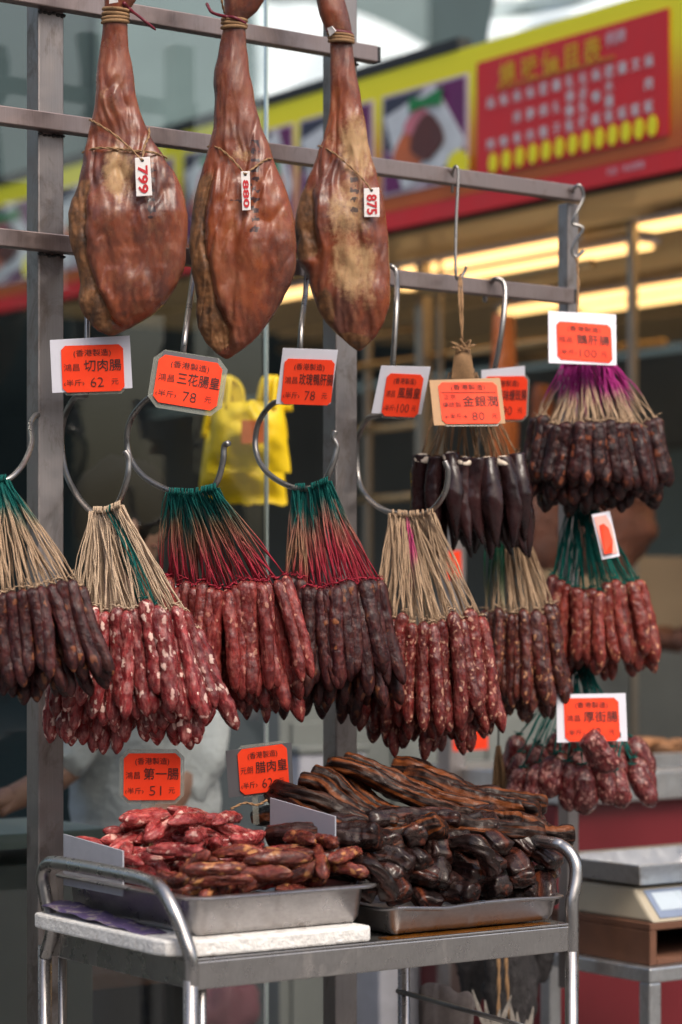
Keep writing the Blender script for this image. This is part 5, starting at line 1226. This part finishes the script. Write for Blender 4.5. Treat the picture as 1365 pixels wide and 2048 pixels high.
# vendor
vb = thing('person', 'vendor with dark hair in a pale grey shirt, bent to work behind the glass', 'person', (P(250, 1700, 5.25).x, 5.25, 0))
def skin_body(name, pts, edges, mat, par, sub=2):
    me = bpy.data.meshes.new(name); me.from_pydata([p[0] for p in pts], edges, []); o = bpy.data.objects.new(name, me); COL.objects.link(o)
    o.parent = par; o.matrix_parent_inverse = wm(par).inverted(); W[o.name] = Matrix.Identity(4)
    sk = o.modifiers.new('skin', 'SKIN'); lay = me.skin_vertices[0].data if me.skin_vertices else None
    if lay is None:
        with bpy.context.temp_override(object=o, active_object=o): pass
    for i, p in enumerate(pts):
        r = p[1]; me.skin_vertices[0].data[i].radius = r if isinstance(r, tuple) else (r, r)
    me.skin_vertices[0].data[0].use_root = True
    ss = o.modifiers.new('sub', 'SUBSURF'); ss.levels = 1; ss.render_levels = sub
    me.materials.append(mat); o.modifiers['skin'].use_smooth_shade = True
    return o
M['lip'] = plain('lip', (.25, .09, .07), .5, bump=0); M['skin'] = plain('skin', (.36, .18, .12), .5, var=.1, bump=.05); M['hair'] = plain('dark_hair', (.006, .006, .007), .85, var=.3, sc=20, spec=.15, bump=0)
M['shirt'] = plain('grey_shirt', (.60, .61, .62), .85, var=.08, sc=1.6, bump=1, bd=.03); M['trouser'] = plain('dark_trousers', (.03, .03, .035), .9)
D = 5.25; k = D / FP
Q = lambda px, py, dd=0.0: P(px, py, D + dd)
pts = [(Q(285, 1720), .13), (Q(275, 1560), .13), (Q(262, 1380), .14), (Q(258, 1235), .13), (Q(258, 1165), .055), (Q(258, 1120), .06), (Q(256, 1060, -.01), .088), (Q(252, 1000), .085),   # 0-7
       (Q(165, 1235, -.06), .055), (Q(140, 1400, -.10), .046), (Q(150, 1530, -.12), .040), (Q(80, 1572, -.22), .033), (Q(32, 1592, -.26), .030), (Q(8, 1605, -.28), .030),               # 8-13 arm, wrist, palm
       (Q(-20, 1622, -.30), .010), (Q(-36, 1634, -.31), .009), (Q(-20, 1612, -.32), .010), (Q(-40, 1620, -.33), .009), (Q(-18, 1604, -.33), .009), (Q(-38, 1608, -.35), .008), (Q(-12, 1600, -.26), .009), (Q(-30, 1612, -.25), .008), (Q(14, 1618, -.30), .011), (Q(0, 1630, -.32), .009),  # fingers, thumb
       (Q(350, 1240, .05), .055), (Q(385, 1400, .02), .048), (Q(380, 1540, -.06), .040), (Q(330, 1620, -.15), .033), (Q(300, 1650, -.2), .03),
       (Vector((Q(330, 1720).x, D, .5)), .075), (Vector((Q(330, 1720).x, D, .06)), .05), (Vector((Q(240, 1720).x, D, .5)), .075), (Vector((Q(240, 1720).x, D, .06)), .05)]
ed = [(0, 1), (1, 2), (2, 3), (3, 4), (4, 5), (5, 6), (6, 7), (3, 8), (8, 9), (9, 10), (10, 11), (11, 12), (12, 13), (13, 14), (14, 15), (13, 16), (16, 17), (13, 18), (18, 19), (13, 20), (20, 21), (12, 22), (22, 23), (3, 24), (24, 25), (25, 26), (26, 27), (27, 28), (0, 29), (29, 30), (0, 31), (31, 32)]
try:
    skin_body('body', pts, ed, M['skin'], vb)
    sp = [(Q(288, 1760), .165), (Q(290, 1640), .172), (Q(285, 1500), .178), (Q(268, 1380), .168), (Q(258, 1250), .15), (Q(258, 1175), .075), (Q(162, 1240, -.06), .078), (Q(138, 1400, -.10), .07), (Q(150, 1520, -.12), .066), (Q(112, 1552, -.18), .056),
          (Q(352, 1245, .05), .08), (Q(395, 1400, .02), .078), (Q(408, 1520, -.04), .07), (Q(370, 1600, -.12), .058)]
    skin_body('shirt', sp, [(0, 1), (1, 2), (2, 3), (3, 4), (4, 5), (4, 6), (6, 7), (7, 8), (8, 9), (4, 10), (10, 11), (11, 12), (12, 13)], M['shirt'], vb); _tx = bpy.data.textures.new('folds', 'CLOUDS'); _tx.noise_scale = .13; _dm = bpy.data.objects['shirt'].modifiers.new('folds', 'DISPLACE'); _dm.texture = _tx; _dm.strength = .07; _dm.texture_coords = 'LOCAL'
    skin_body('trousers', [(Vector((Q(285, 1760).x, D, Q(0, 1740).z)), .16), (Vector((Q(330, 1720).x, D, .5)), .095), (Vector((Q(330, 1720).x, D, .08)), .075), (Vector((Q(240, 1720).x, D, .5)), .095), (Vector((Q(240, 1720).x, D, .08)), .075)], [(0, 1), (1, 2), (0, 3), (3, 4)], M['trouser'], vb)
except Exception as e:
    print('skin failed', e)
MB().ell(Q(247, 1020, .012), .108, .112, .115, 20, 14, wob=.18, seed=3).build('hair', M['hair'], vb, smooth=True)
MB().ell(Q(318, 1066, -.02), .014, .012, .020, 10, 8).build('nose', M['skin'], vb, smooth=True)
MB().ell(Q(268, 1062, -.10), .010, .014, .026, 10, 8).build('ear', M['skin'], vb, smooth=True)
MB().ell(Q(305, 1048, -.05), .008, .006, .005, 8, 6).build('eye', M['hair'], vb, smooth=True)
MB().ell(Q(308, 1092, -.03), .014, .02, .005, 8, 6).build('mouth', M['lip'], vb, smooth=True)
COL.objects.unlink(_to); bpy.data.objects.remove(_to)
